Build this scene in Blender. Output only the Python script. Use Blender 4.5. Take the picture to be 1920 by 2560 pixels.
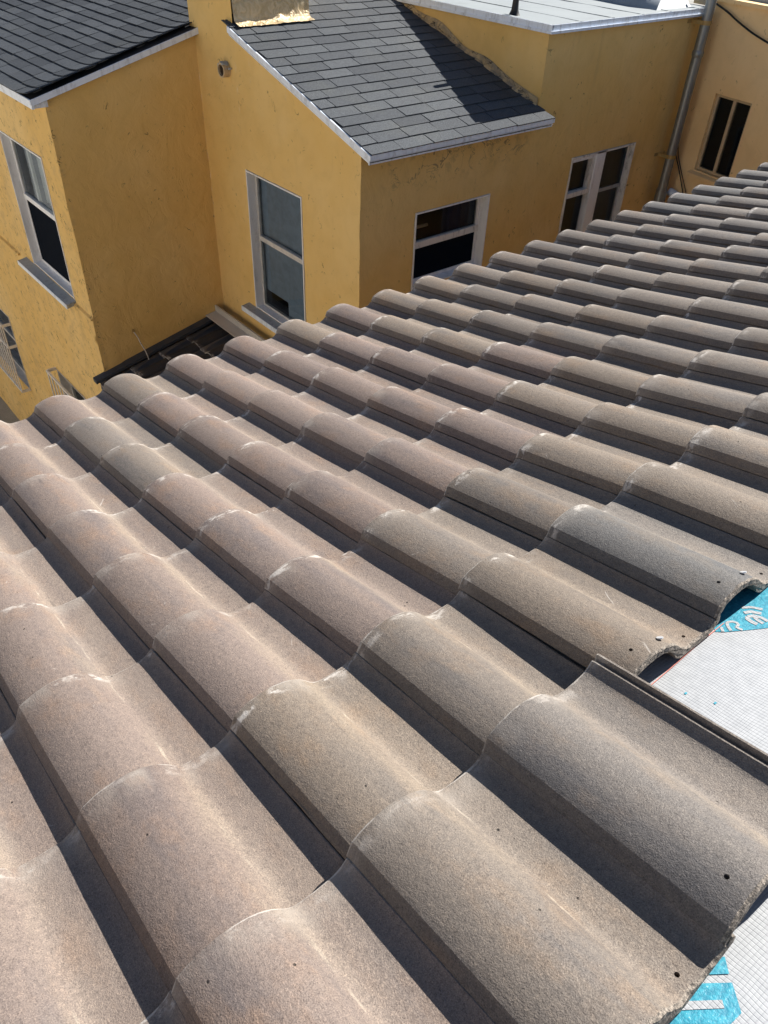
import bpy, bmesh, math, random
from math import sin, cos, pi, radians
from mathutils import Vector, Matrix, noise

for o in list(bpy.data.objects):
    bpy.data.objects.remove(o)
SC = bpy.context.scene
COL = SC.collection
V3 = Vector

# ------------------------------------------------------------------ camera
CAM_POS = V3((2.77471, -0.60015, 1.69462))
CR = [[0.635854, 0.770973, 0.035934], [0.519147, -0.392782, -0.759084], [-0.571119, 0.501321, -0.65]]
cd = bpy.data.cameras.new('camera')
cam = bpy.data.objects.new('camera', cd)
COL.objects.link(cam)
rx, up, bk = V3(CR[0]), -V3(CR[1]), -V3(CR[2])
m3 = Matrix((rx, up, bk)).transposed()
cam.matrix_world = Matrix.Translation(CAM_POS) @ m3.to_4x4()
cd.sensor_fit = 'VERTICAL'
cd.sensor_height = 36.0
cd.lens = 1920.23 / 2560 * 36.0
cd.clip_start = 0.02
cd.clip_end = 2000
SC.camera = cam

# ------------------------------------------------------------------ light
SUN = V3((-0.024, 0.7936, 0.608)).normalized()          # towards the sun
SUN_EL = math.asin(SUN.z)
SUN_ROT = math.atan2(SUN.x, SUN.y)
wd = bpy.data.worlds.new('World')
SC.world = wd
wd.use_nodes = True
nt = wd.node_tree
nt.nodes.clear()
sky = nt.nodes.new('ShaderNodeTexSky')
sky.sky_type = 'NISHITA'
sky.sun_disc = False
sky.sun_elevation = SUN_EL
sky.sun_rotation = SUN_ROT
sky.air_density = 1.0
sky.dust_density = 0.6
sky.ozone_density = 1.6
bg = nt.nodes.new('ShaderNodeBackground')
bg.inputs['Strength'].default_value = 0.050
wo = nt.nodes.new('ShaderNodeOutputWorld')
nt.links.new(sky.outputs[0], bg.inputs[0])
nt.links.new(bg.outputs[0], wo.inputs[0])
sd = bpy.data.lights.new('sun', 'SUN')
sd.energy = 5.0
sd.angle = radians(0.53)
sd.color = (1.0, 0.95, 0.87)
so = bpy.data.objects.new('sun', sd)
COL.objects.link(so)
so.location = (0, 30, 30)
so.rotation_euler = SUN.to_track_quat('Z', 'Y').to_euler()
vs = SC.view_settings
vs.view_transform = 'Standard'
vs.look = 'None'
vs.exposure = 1.0
vs.gamma = 1.0
SC.cycles.max_bounces = 8
SC.cycles.diffuse_bounces = 5
SC.cycles.caustics_reflective = False
SC.cycles.caustics_refractive = False

# ------------------------------------------------------------------ helpers
def tag(o, label=None, cat=None, group=None, kind=None):
    if label: o['label'] = label
    if cat: o['category'] = cat
    if group: o['group'] = group
    o['kind'] = kind or 'thing'
    return o

class MB:
    """Collects faces in world coordinates and links them as one object."""
    def __init__(s):
        s.v = []; s.f = []; s.c = []
    def quad(s, *p, col=0.5):
        i = len(s.v); s.v += [tuple(q) for q in p]; s.f.append(tuple(range(i, i + len(p)))); s.c.append(col)
    def box(s, a, b, col=0.5):
        x0, y0, z0 = a; x1, y1, z1 = b
        s.hexa([(x0,y0,z0),(x1,y0,z0),(x1,y1,z0),(x0,y1,z0),(x0,y0,z1),(x1,y0,z1),(x1,y1,z1),(x0,y1,z1)], col)
    def hexa(s, p, col=0.5):
        i = len(s.v); s.v += [tuple(q) for q in p]
        for f in ((0,3,2,1),(4,5,6,7),(0,1,5,4),(1,2,6,5),(2,3,7,6),(3,0,4,7)):
            s.f.append(tuple(i + k for k in f)); s.c.append(col)
    def tube(s, pts, r, n=12, cap=True, col=0.5):
        pts = [V3(p) for p in pts]
        rs = r if isinstance(r, (list, tuple)) else [r] * len(pts)
        base = len(s.v); a = None
        for k, p in enumerate(pts):
            d = (pts[min(k + 1, len(pts) - 1)] - pts[max(k - 1, 0)]).normalized()
            if a is None:
                a = d.orthogonal().normalized()
            a = (a - d * a.dot(d)).normalized()
            b = d.cross(a)
            for j in range(n):
                t = 2 * pi * j / n
                s.v.append(tuple(p + (a * cos(t) + b * sin(t)) * rs[k]))
        for k in range(len(pts) - 1):
            for j in range(n):
                j2 = (j + 1) % n
                s.f.append((base + k*n + j, base + k*n + j2, base + (k+1)*n + j2, base + (k+1)*n + j)); s.c.append(col)
        if cap:
            s.f.append(tuple(base + j for j in range(n - 1, -1, -1))); s.c.append(col)
            e = base + (len(pts) - 1) * n
            s.f.append(tuple(e + j for j in range(n))); s.c.append(col)
    def prism(s, poly, d, col=0.5):
        d = V3(d); i = len(s.v); n = len(poly)
        s.v += [tuple(V3(p)) for p in poly] + [tuple(V3(p) + d) for p in poly]
        s.f.append(tuple(i + k for k in range(n - 1, -1, -1))); s.c.append(col)
        s.f.append(tuple(i + n + k for k in range(n))); s.c.append(col)
        for k in range(n):
            k2 = (k + 1) % n
            s.f.append((i + k, i + k2, i + n + k2, i + n + k)); s.c.append(col)
    def build(s, name, mat, parent=None, smooth=None, weld=False, attr=False, fixn=True, loc=None):
        off = world_loc(parent) if parent else V3((0, 0, 0))
        if loc is not None: off = off + V3(loc) - (off if parent else V3((0,0,0)))
        org = V3(loc) if loc is not None else (off if parent else V3((0,0,0)))
        me = bpy.data.meshes.new(name)
        me.from_pydata([tuple(V3(q) - org) for q in s.v], [], s.f)
        if attr:
            at = me.attributes.new('tab', 'FLOAT', 'FACE')
            at.data.foreach_set('value', s.c)
        if weld or fixn:
            bm = bmesh.new(); bm.from_mesh(me)
            if weld: bmesh.ops.remove_doubles(bm, verts=bm.verts, dist=1e-4)
            if fixn: bmesh.ops.recalc_face_normals(bm, faces=bm.faces)
            bm.to_mesh(me); bm.free()
        if smooth is not None:
            me.shade_smooth(); me.set_sharp_from_angle(angle=radians(smooth))
        me.materials.append(mat)
        o = bpy.data.objects.new(name, me); COL.objects.link(o)
        if parent:
            o.parent = parent
            o.location = org - world_loc(parent)
        else:
            o.location = org
        return o

def world_loc(o):
    p = V3((0, 0, 0))
    while o:
        p = p + o.location; o = o.parent
    return p

def empty(name, loc, label, cat, group=None):
    o = bpy.data.objects.new(name, None); COL.objects.link(o)
    o.location = loc; o.empty_display_size = 0.2
    return tag(o, label, cat, group)

# ------------------------------------------------------------------ materials
class NT:
    def __init__(s, name):
        s.m = bpy.data.materials.new(name); s.m.use_nodes = True
        s.t = s.m.node_tree; s.t.nodes.clear()
        s.out = s.n('ShaderNodeOutputMaterial')
        s.b = s.n('ShaderNodeBsdfPrincipled')
        s.l(s.b.outputs[0], s.out.inputs[0])
    def n(s, t, **k):
        x = s.t.nodes.new(t)
        for a, b in k.items(): setattr(x, a, b)
        return x
    def l(s, a, b): s.t.links.new(a, b)
    def put(s, sock, v):
        if hasattr(v, 'links') or isinstance(v, bpy.types.NodeSocket): s.l(v, sock)
        elif isinstance(v, (tuple, list)) and sock.type == 'RGBA': sock.default_value = tuple(v) + ((1,) if len(v) == 3 else ())
        else: sock.default_value = v
    def coord(s, out='Object'): return s.n('ShaderNodeTexCoord').outputs[out]
    def mapping(s, vec, scale=(1,1,1), loc=(0,0,0), rot=(0,0,0)):
        x = s.n('ShaderNodeMapping'); s.l(vec, x.inputs[0])
        x.inputs['Scale'].default_value = scale; x.inputs['Rotation'].default_value = rot
        s.put(x.inputs['Location'], loc)
        return x.outputs[0]
    def noise(s, vec, scale, detail=3, rough=0.55, dist=0.0, out=0):
        x = s.n('ShaderNodeTexNoise'); s.l(vec, x.inputs['Vector'])
        x.inputs['Scale'].default_value = scale; x.inputs['Detail'].default_value = detail
        x.inputs['Roughness'].default_value = rough; x.inputs['Distortion'].default_value = dist
        return x.outputs[out]
    def voro(s, vec, scale, feature='F1', out=0, rnd=1.0):
        x = s.n('ShaderNodeTexVoronoi', feature=feature); s.l(vec, x.inputs['Vector'])
        x.inputs['Scale'].default_value = scale
        x.inputs['Randomness'].default_value = rnd
        return x.outputs[out]
    def ramp(s, v, a, b, lo=0.0, hi=1.0, smooth=True):
        x = s.n('ShaderNodeMapRange'); s.put(x.inputs[0], v)
        x.interpolation_type = 'SMOOTHSTEP' if smooth else 'LINEAR'
        x.inputs[1].default_value = a; x.inputs[2].default_value = b
        x.inputs[3].default_value = lo; x.inputs[4].default_value = hi
        return x.outputs[0]
    def math(s, op, a, b=0.0, c=0.0):
        x = s.n('ShaderNodeMath', operation=op)
        s.put(x.inputs[0], a); s.put(x.inputs[1], b); s.put(x.inputs[2], c)
        return x.outputs[0]
    def mix(s, f, a, b, mode='MIX'):
        x = s.n('ShaderNodeMix', data_type='RGBA', blend_type=mode)
        s.put(x.inputs[0], f); s.put(x.inputs[6], a); s.put(x.inputs[7], b)
        return x.outputs[2]
    def sep(s, vec):
        x = s.n('ShaderNodeSeparateXYZ'); s.l(vec, x.inputs[0]); return x.outputs
    def add(s, vec, v):
        x = s.n('ShaderNodeVectorMath', operation='ADD'); s.l(vec, x.inputs[0]); s.put(x.inputs[1], v); return x.outputs[0]
    def bump(s, h, strength=0.5, dist=0.01, normal=None):
        x = s.n('ShaderNodeBump'); s.put(x.inputs['Height'], h)
        x.inputs['Strength'].default_value = strength; x.inputs['Distance'].default_value = dist
        if normal is not None: s.l(normal, x.inputs['Normal'])
        return x.outputs[0]
    def done(s, color=None, rough=None, normal=None, metal=None, spec=None):
        if color is not None: s.put(s.b.inputs['Base Color'], color)
        if rough is not None: s.put(s.b.inputs['Roughness'], rough)
        if normal is not None: s.l(normal, s.b.inputs['Normal'])
        if metal is not None: s.put(s.b.inputs['Metallic'], metal)
        if spec is not None: s.put(s.b.inputs['Specular IOR Level'], spec)
        return s.m

TW = 0.28            # cover width of a roof tile

def mat_tile(name='concrete_tile', dark=False):
    t = NT(name)
    info = t.n('ShaderNodeObjectInfo')
    co = t.coord()
    rnd = info.outputs['Random']
    offs = t.n('ShaderNodeCombineXYZ')
    t.put(offs.inputs[0], t.math('MULTIPLY', rnd, 37.0)); t.put(offs.inputs[1], t.math('MULTIPLY', rnd, 91.0)); t.put(offs.inputs[2], t.math('MULTIPLY', rnd, 53.0))
    v = t.add(co, offs.outputs[0])
    x, y, z = t.sep(co)
    base = info.outputs['Color']
    # long clouds of colour running up the tile
    st = t.noise(t.mapping(v, (2.2, 13.0, 13.0)), 1.0, 4, 0.6)
    st2 = t.noise(t.mapping(v, (4.0, 7.0, 7.0)), 1.6, 5, 0.65)
    c = t.mix(t.ramp(st, 0.46, 0.72), base, t.mix(1.0, base, (0.76, 0.80, 0.87), 'MULTIPLY'))
    c = t.mix(t.ramp(st2, 0.48, 0.72, 0, 0.75), c, t.mix(1.0, base, (1.20, 1.05, 0.90), 'MULTIPLY'))
    # pale lime bloom and painted-in sun brightness where the roll meets the pan
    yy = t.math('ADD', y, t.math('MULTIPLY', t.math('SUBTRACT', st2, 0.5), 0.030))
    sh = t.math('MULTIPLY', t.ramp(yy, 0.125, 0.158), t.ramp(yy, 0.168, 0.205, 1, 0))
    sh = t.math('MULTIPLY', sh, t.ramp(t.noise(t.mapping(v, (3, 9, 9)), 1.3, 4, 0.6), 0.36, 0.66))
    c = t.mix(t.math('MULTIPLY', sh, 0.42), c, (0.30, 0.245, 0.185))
    dust_and_sun = t.math('MULTIPLY', t.ramp(y, 0.140, 0.185), t.ramp(t.noise(t.mapping(v, (3, 8, 8)), 1.0, 4, 0.6), 0.30, 0.70, 0.25, 1.0))  # paler pan: dust, with sunlit brightness put into the colour
    c = t.mix(t.math('MULTIPLY', dust_and_sun, 0.45), c, (0.265, 0.22, 0.182))
    lin = t.math('MULTIPLY', t.ramp(t.math('ABSOLUTE', t.math('SUBTRACT', yy, 0.172)), 0.0005, 0.0035, 1, 0), t.ramp(t.noise(t.mapping(v, (8, 4, 4)), 1.2, 3), 0.50, 0.68))
    c = t.mix(t.math('MULTIPLY', lin, 0.48), c, (0.42, 0.37, 0.30))
    # grains of sand
    g1 = t.noise(v, 500, 2, 0.72)
    g2 = t.noise(v, 190, 3, 0.7)
    c = t.mix(t.ramp(g1, 0.51, 0.68, 0, 0.60), c, t.mix(1.0, c, (1.75, 1.70, 1.60), 'MULTIPLY'))
    c = t.mix(t.ramp(g1, 0.45, 0.31, 0, 0.75), c, t.mix(1.0, c, (0.40, 0.40, 0.43), 'MULTIPLY'))
    c = t.mix(t.ramp(g2, 0.52, 0.70, 0, 0.30), c, t.mix(1.0, c, (0.62, 0.60, 0.60), 'MULTIPLY'))
    g3 = t.noise(v, 105, 2, 0.65)
    c = t.mix(t.ramp(g3, 0.50, 0.68, 0, 0.24), c, t.mix(1.0, c, (1.55, 1.5, 1.42), 'MULTIPLY'))
    c = t.mix(t.ramp(g3, 0.46, 0.32, 0, 0.34), c, t.mix(1.0, c, (0.55, 0.55, 0.57), 'MULTIPLY'))
    # small pits
    pv = t.voro(v, 33)
    pit = t.math('MULTIPLY', t.ramp(pv, 0.05, 0.09, 1, 0), t.ramp(t.noise(v, 21, 1), 0.60, 0.63))
    c = t.mix(t.math('MULTIPLY', pit, 0.9), c, (0.025, 0.022, 0.020))
    # white scuffs behind the front edge and stray scratches
    nb = t.noise(t.mapping(v, (55, 26, 26)), 1.0, 4, 0.7)
    fx = t.math('ADD', x, t.math('MULTIPLY', t.math('SUBTRACT', st2, 0.5), 0.02))
    band = t.math('MULTIPLY', t.ramp(fx, 0.003, 0.008), t.ramp(fx, 0.016, 0.036, 1, 0))
    scuff = t.math('MULTIPLY', band, t.ramp(nb, 0.46, 0.58))
    scuff = t.math('MULTIPLY', scuff, t.ramp(t.noise(v, 14, 2), 0.42, 0.56))
    scuff = t.math('MULTIPLY', scuff, t.ramp(t.math('FRACT', t.math('MULTIPLY', rnd, 7.3)), 0.05, 0.75, 0.25, 1.0))
    ed = t.math('MULTIPLY', t.ramp(fx, 0.0025, 0.0045, 1, 0), t.ramp(t.noise(t.mapping(v, (30, 20, 20)), 1.0, 3, 0.6), 0.38, 0.56))
    scuff = t.math('MAXIMUM', scuff, t.math('MULTIPLY', ed, 0.75))
    wl = t.noise(t.mapping(t.mapping(v, (1, 1, 1), rot=(0, 0, 0.55)), (9, 90, 60)), 1.0, 3, 0.6)
    scr = t.math('MULTIPLY', t.ramp(wl, 0.685, 0.75), t.ramp(t.noise(v, 8.5, 2), 0.54, 0.66))
    wl2 = t.noise(t.mapping(t.mapping(v, (1, 1, 1), rot=(0, 0, -0.9)), (14, 120, 80)), 1.0, 3, 0.6)
    scr2 = t.math('MULTIPLY', t.ramp(wl2, 0.69, 0.76), t.ramp(t.noise(t.add(v, (3, 7, 1)), 7.0, 2), 0.58, 0.68))
    hz = t.math('MULTIPLY', t.ramp(fx, 0.0, 0.07, 1, 0), t.ramp(t.noise(t.mapping(v, (7, 18, 18)), 1.0, 4), 0.38, 0.68))
    c = t.mix(t.math('MULTIPLY', hz, 0.55), c, (0.33, 0.295, 0.26))
    w = t.math('MAXIMUM', scuff, t.math('MULTIPLY', t.math('MAXIMUM', scr, scr2), 0.55))
    c = t.mix(t.math('MULTIPLY', w, 0.82), c, (0.56, 0.52, 0.48))
    # dark rubbed smears
    dk = t.math('MULTIPLY', t.ramp(t.noise(t.mapping(v, (5, 60, 40)), 1.0, 3, 0.6), 0.62, 0.70), t.ramp(t.noise(v, 5.0, 2), 0.55, 0.66))
    c = t.mix(t.math('MULTIPLY', dk, 0.45), c, (0.055, 0.05, 0.05))
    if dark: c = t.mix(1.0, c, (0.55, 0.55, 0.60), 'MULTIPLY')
    h = t.math('ADD', t.math('MULTIPLY', g1, 0.55), t.math('MULTIPLY', g2, 0.7))
    h = t.math('SUBTRACT', h, t.math('MULTIPLY', pit, 1.5))
    nrm = t.bump(h, 0.75, 0.0021)
    nrm = t.bump(t.noise(v, 17, 4, 0.6), 0.22, 0.006, nrm)
    return t.done(c, t.ramp(g1, 0.3, 0.7, 0.85, 0.55), nrm, spec=0.30)

def mat_broken():
    t = NT('broken_concrete')
    co = t.coord()
    n = t.noise(co, 150, 4, 0.75)
    c = t.mix(t.ramp(n, 0.35, 0.68), (0.07, 0.062, 0.055), (0.42, 0.36, 0.30))
    return t.done(c, 0.9, t.bump(n, 1.0, 0.006))

def mat_stucco(name, ca, cb, marks=0.5, trowel=1.0, mrot=0.5):
    t = NT(name)
    geo = t.n('ShaderNodeNewGeometry')
    v = geo.outputs['Position']
    x, y, z = t.sep(v)
    big = t.noise(v, 0.9, 4, 0.6)
    mid = t.noise(v, 5.5, 4, 0.6, 0.6)
    c = t.mix(t.ramp(big, 0.35, 0.68), ca, cb)
    c = t.mix(t.ramp(mid, 0.40, 0.75, 0, 0.30), c, t.mix(1.0, c, (0.80, 0.78, 0.74), 'MULTIPLY'))
    # curved hairline nicks
    def nick(sc, off, rot, thr):
        vv = t.mapping(t.add(v, off), (1, 1, 1), rot=rot)
        a = t.noise(t.mapping(vv, (sc, sc, sc * 0.45)), 1.0, 2, 0.5, 0.8)
        ln = t.ramp(t.math('ABSOLUTE', t.math('SUBTRACT', a, 0.5)), 0.004, 0.016, 1, 0)
        return t.math('MULTIPLY', ln, t.ramp(t.noise(t.add(vv, (5, 2, 9)), sc * 0.9, 1, 0.5), thr, thr + 0.05))
    k = t.math('MAXIMUM', nick(11, (0, 0, 0), (0.5, 0.5, 0), 0.655), nick(15, (7, 3, 1), (-0.4, -0.5, 0.3), 0.665))
    blot = t.math('MULTIPLY', t.ramp(t.noise(v, 30, 2, 0.5), 0.72, 0.75), t.ramp(t.noise(t.add(v, (2, 8, 5)), 1.8, 2), 0.52, 0.60))
    k = t.math('MULTIPLY', k, t.ramp(t.noise(t.add(v, (12, 3, 5)), 1.3, 2), 0.36, 0.60, 0.25, 1.0))
    k = t.math('MAXIMUM', k, t.math('MULTIPLY', blot, 0.6))
    front = t.ramp(y, 1.76, 1.72)
    k = t.math('MAXIMUM', k, t.math('MULTIPLY', front, t.math('MAXIMUM', nick(13, (3, 1, 8), (0.2, 0.9, 0.1), 0.56), nick(9, (8, 6, 2), (-0.3, 0.7, 0.4), 0.58))))
    c = t.mix(t.math('MULTIPLY', front, t.ramp(t.noise(t.mapping(v, (1, 1, 1), rot=(0, 0.7, 0)), 7, 5, 0.7), 0.46, 0.72, 0, 0.45)), c, (0.42, 0.29, 0.15))
    # soft vertical water stains
    ws = t.math('MULTIPLY', t.ramp(t.noise(t.mapping(v, (6, 6, 0.35)), 1.0, 4, 0.6), 0.55, 0.75), t.ramp(t.noise(t.add(v, (1, 1, 7)), 0.8, 2), 0.45, 0.62))
    c = t.mix(t.math('MULTIPLY', ws, 0.28), c, (0.40, 0.27, 0.12))
    c = t.mix(t.math('MULTIPLY', k, marks), c, (0.10, 0.065, 0.028))
    # cracked, grimy plaster close under the shingle eave
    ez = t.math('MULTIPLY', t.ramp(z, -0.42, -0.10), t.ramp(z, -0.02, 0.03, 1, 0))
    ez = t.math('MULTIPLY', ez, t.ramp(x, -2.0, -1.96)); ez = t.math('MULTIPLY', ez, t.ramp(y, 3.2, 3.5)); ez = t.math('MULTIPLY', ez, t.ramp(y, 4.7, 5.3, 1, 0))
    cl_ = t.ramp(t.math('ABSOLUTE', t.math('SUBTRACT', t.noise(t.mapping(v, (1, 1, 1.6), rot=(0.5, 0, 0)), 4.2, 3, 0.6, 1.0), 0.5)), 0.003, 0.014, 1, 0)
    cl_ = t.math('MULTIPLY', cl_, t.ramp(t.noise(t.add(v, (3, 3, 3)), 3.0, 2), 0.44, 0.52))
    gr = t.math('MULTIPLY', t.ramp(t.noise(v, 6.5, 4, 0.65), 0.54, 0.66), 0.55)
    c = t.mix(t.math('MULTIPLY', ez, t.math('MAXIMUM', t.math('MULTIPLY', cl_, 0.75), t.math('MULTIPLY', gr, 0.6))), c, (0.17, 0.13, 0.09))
    tr = t.noise(t.mapping(v, (1, 1, 0.8), rot=(0.3, 0.2, 0.4)), 5, 5, 0.55, 0.5)
    fine = t.noise(v, 95, 3, 0.6)
    h = t.math('ADD', tr, t.math('MULTIPLY', fine, 0.06))
    h = t.math('SUBTRACT', h, t.math('MULTIPLY', k, 0.12))
    ridge = t.ramp(t.math('ABSOLUTE', t.math('SUBTRACT', t.noise(t.mapping(v, (1, 1, 0.8), rot=(0.2, -0.3, 0)), 8, 2, 0.5, 0.6), 0.5)), 0.0, 0.02, 1, 0)
    ridge = t.math('MULTIPLY', ridge, t.ramp(t.noise(t.add(v, (4, 4, 4)), 6, 2), 0.50, 0.62))
    h = t.math('ADD', h, t.math('MULTIPLY', ridge, 0.10))
    return t.done(c, 0.88, t.bump(h, 0.5 * trowel, 0.032), spec=0.25)

def mat_shingle(name, ca, cb):
    t = NT(name)
    co = t.n('ShaderNodeNewGeometry').outputs['Position']
    at = t.n('ShaderNodeAttribute'); at.attribute_name = 'tab'
    c = t.mix(at.outputs['Fac'], ca, cb)
    g = t.noise(co, 190, 2, 0.8)
    c = t.mix(t.ramp(g, 0.52, 0.66), c, t.mix(1.0, c, (2.1, 2.1, 2.0), 'MULTIPLY'))
    c = t.mix(t.ramp(g, 0.46, 0.32), c, t.mix(1.0, c, (0.45, 0.45, 0.47), 'MULTIPLY'))
    d = t.noise(co, 2.3, 4, 0.6)
    c = t.mix(t.ramp(d, 0.5, 0.75, 0, 0.5), c, t.mix(1.0, c, (1.35, 1.28, 1.1), 'MULTIPLY'))
    sp = t.ramp(t.voro(co, 26), 0.03, 0.05, 1, 0)
    sp = t.math('MULTIPLY', sp, t.ramp(t.noise(co, 9, 1), 0.66, 0.70))
    c = t.mix(sp, c, (0.6, 0.6, 0.58))
    return t.done(c, 0.86, t.bump(g, 0.7, 0.004), spec=0.3)

def mat_paint(name, col, rough=0.5, dirt=0.3, dirtcol=(0.12, 0.11, 0.10), scale=5.0, stretch=(1, 1, 0.25), metal=0.0, spec=0.4):
    t = NT(name)
    v = t.n('ShaderNodeNewGeometry').outputs['Position']
    n = t.noise(t.mapping(v, stretch), scale * 2.5, 5, 0.7)
    n2 = t.noise(v, scale * 9, 3, 0.7)
    f = t.math('MULTIPLY', t.ramp(n, 0.46, 0.74), t.ramp(n2, 0.30, 0.62, 0.35, 1))
    c = t.mix(t.math('MULTIPLY', f, dirt), col, dirtcol)
    return t.done(c, rough, t.bump(n2, 0.15, 0.003), metal=metal, spec=spec)

def mat_plain(name, col, rough=0.6, metal=0.0, spec=0.4):
    t = NT(name)
    v = t.coord()
    n = t.noise(v, 14, 4, 0.6)
    c = t.mix(t.ramp(n, 0.35, 0.7), col, tuple(q * 0.8 for q in col))
    return t.done(c, rough, t.bump(n, 0.08, 0.002), metal=metal, spec=spec)

def mat_glass(name, tint=(0.80, 0.86, 0.90), rough=0.015):
    t = NT(name)
    t.t.nodes.remove(t.b)
    tr = t.n('ShaderNodeBsdfTransparent'); tr.inputs[0].default_value = tint + (1,)
    gl = t.n('ShaderNodeBsdfGlossy'); gl.inputs['Roughness'].default_value = rough
    gl.inputs[0].default_value = (0.80, 0.90, 1, 1)
    fr = t.n('ShaderNodeFresnel'); fr.inputs['IOR'].default_value = 1.45
    v = t.n('ShaderNodeNewGeometry').outputs['Position']
    t.l(t.bump(t.noise(v, 2.2, 2), 0.05, 0.02), gl.inputs['Normal'])
    mx = t.n('ShaderNodeMixShader')
    t.l(fr.outputs[0], mx.inputs[0]); t.l(tr.outputs[0], mx.inputs[1]); t.l(gl.outputs[0], mx.inputs[2])
    t.l(mx.outputs[0], t.out.inputs[0])
    return t.m

def mat_gold():
    t = NT('gold_mastic')
    v = t.n('ShaderNodeNewGeometry').outputs['Position']
    n = t.noise(v, 13, 5, 0.6, 1.5)
    c = t.mix(t.ramp(n, 0.3, 0.7), (0.52, 0.38, 0.20), (0.74, 0.58, 0.36))
    return t.done(c, 0.36, t.bump(n, 0.8, 0.03), metal=0.20)

def mat_mastic():
    t = NT('roof_mastic')
    v = t.n('ShaderNodeNewGeometry').outputs['Position']
    n = t.noise(v, 9, 5, 0.65, 0.8)
    c = t.mix(t.ramp(n, 0.38, 0.62), (0.55, 0.42, 0.24), (0.30, 0.25, 0.18))
    crack = t.ramp(t.math('ABSOLUTE', t.math('SUBTRACT', t.noise(v, 7, 3, 0.6, 0.6), 0.5)), 0.004, 0.015, 1, 0)
    c = t.mix(t.math('MULTIPLY', crack, 0.8), c, (0.015, 0.014, 0.013))
    return t.done(c, 0.85, t.bump(t.math('SUBTRACT', n, t.math('MULTIPLY', crack, 0.3)), 0.9, 0.03))

def mat_membrane():
    t = NT('woven_underlayment')
    co = t.coord()
    v = t.mapping(co, (1, 1, 1), rot=(0, 0, 0.06))
    wob = t.noise(v, 7, 2)
    vv = t.add(v, (0, 0, 0))
    x, y, z = t.sep(vv)
    xs = t.math('ADD', x, t.math('MULTIPLY', wob, 0.012))
    ys = t.math('ADD', y, t.math('MULTIPLY', wob, 0.020))
    def lines(q, per, a, b):
        f = t.math('FRACT', t.math('DIVIDE', q, per))
        return t.ramp(t.math('ABSOLUTE', t.math('SUBTRACT', f, 0.5)), a, b, 1, 0)
    l1 = lines(ys, 0.0066, 0.04, 0.16)
    l2 = lines(xs, 0.0066, 0.04, 0.13)
    n = t.noise(v, 40, 4, 0.7)
    c = t.mix(t.ramp(n, 0.35, 0.7), (0.39, 0.405, 0.425), (0.335, 0.35, 0.37))
    c = t.mix(t.math('MULTIPLY', l1, t.ramp(n, 0.3, 0.7, 0.16, 0.36)), c, (0.20, 0.21, 0.23))
    c = t.mix(t.math('MULTIPLY', l2, 0.16), c, (0.24, 0.25, 0.27))
    h = t.math('ADD', t.math('MULTIPLY', t.math('ADD', l1, l2), -0.5), t.math('MULTIPLY', n, 0.5))
    return t.done(c, 0.55, t.bump(h, 0.5, 0.0016), spec=0.4)

def mat_print():
    t = NT('teal_ink')
    co = t.coord()
    n = t.noise(co, 120, 3, 0.75)
    g = t.noise(co, 30, 3, 0.7)
    c = t.mix(t.ramp(n, 0.36, 0.66), (0.012, 0.20, 0.30), (0.035, 0.33, 0.44))
    c = t.mix(t.math('MULTIPLY', t.ramp(n, 0.64, 0.72), 0.7), c, (0.45, 0.60, 0.66))
    return t.done(c, 0.42, t.bump(n, 0.5, 0.002), spec=0.45)

def mat_lace(name, col):
    t = NT(name)
    v = t.n('ShaderNodeNewGeometry').outputs['Position']
    n = t.noise(t.mapping(v, (1, 1, 0.15)), 16, 3)
    k = t.ramp(t.voro(v, 34, 'DISTANCE_TO_EDGE'), 0.02, 0.10)
    c = t.mix(t.ramp(n, 0.3, 0.7), col, tuple(q * 0.62 for q in col))
    c = t.mix(t.math('MULTIPLY', k, 0.2), c, tuple(q * 0.4 for q in col))
    return t.done(c, 0.9)

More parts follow.
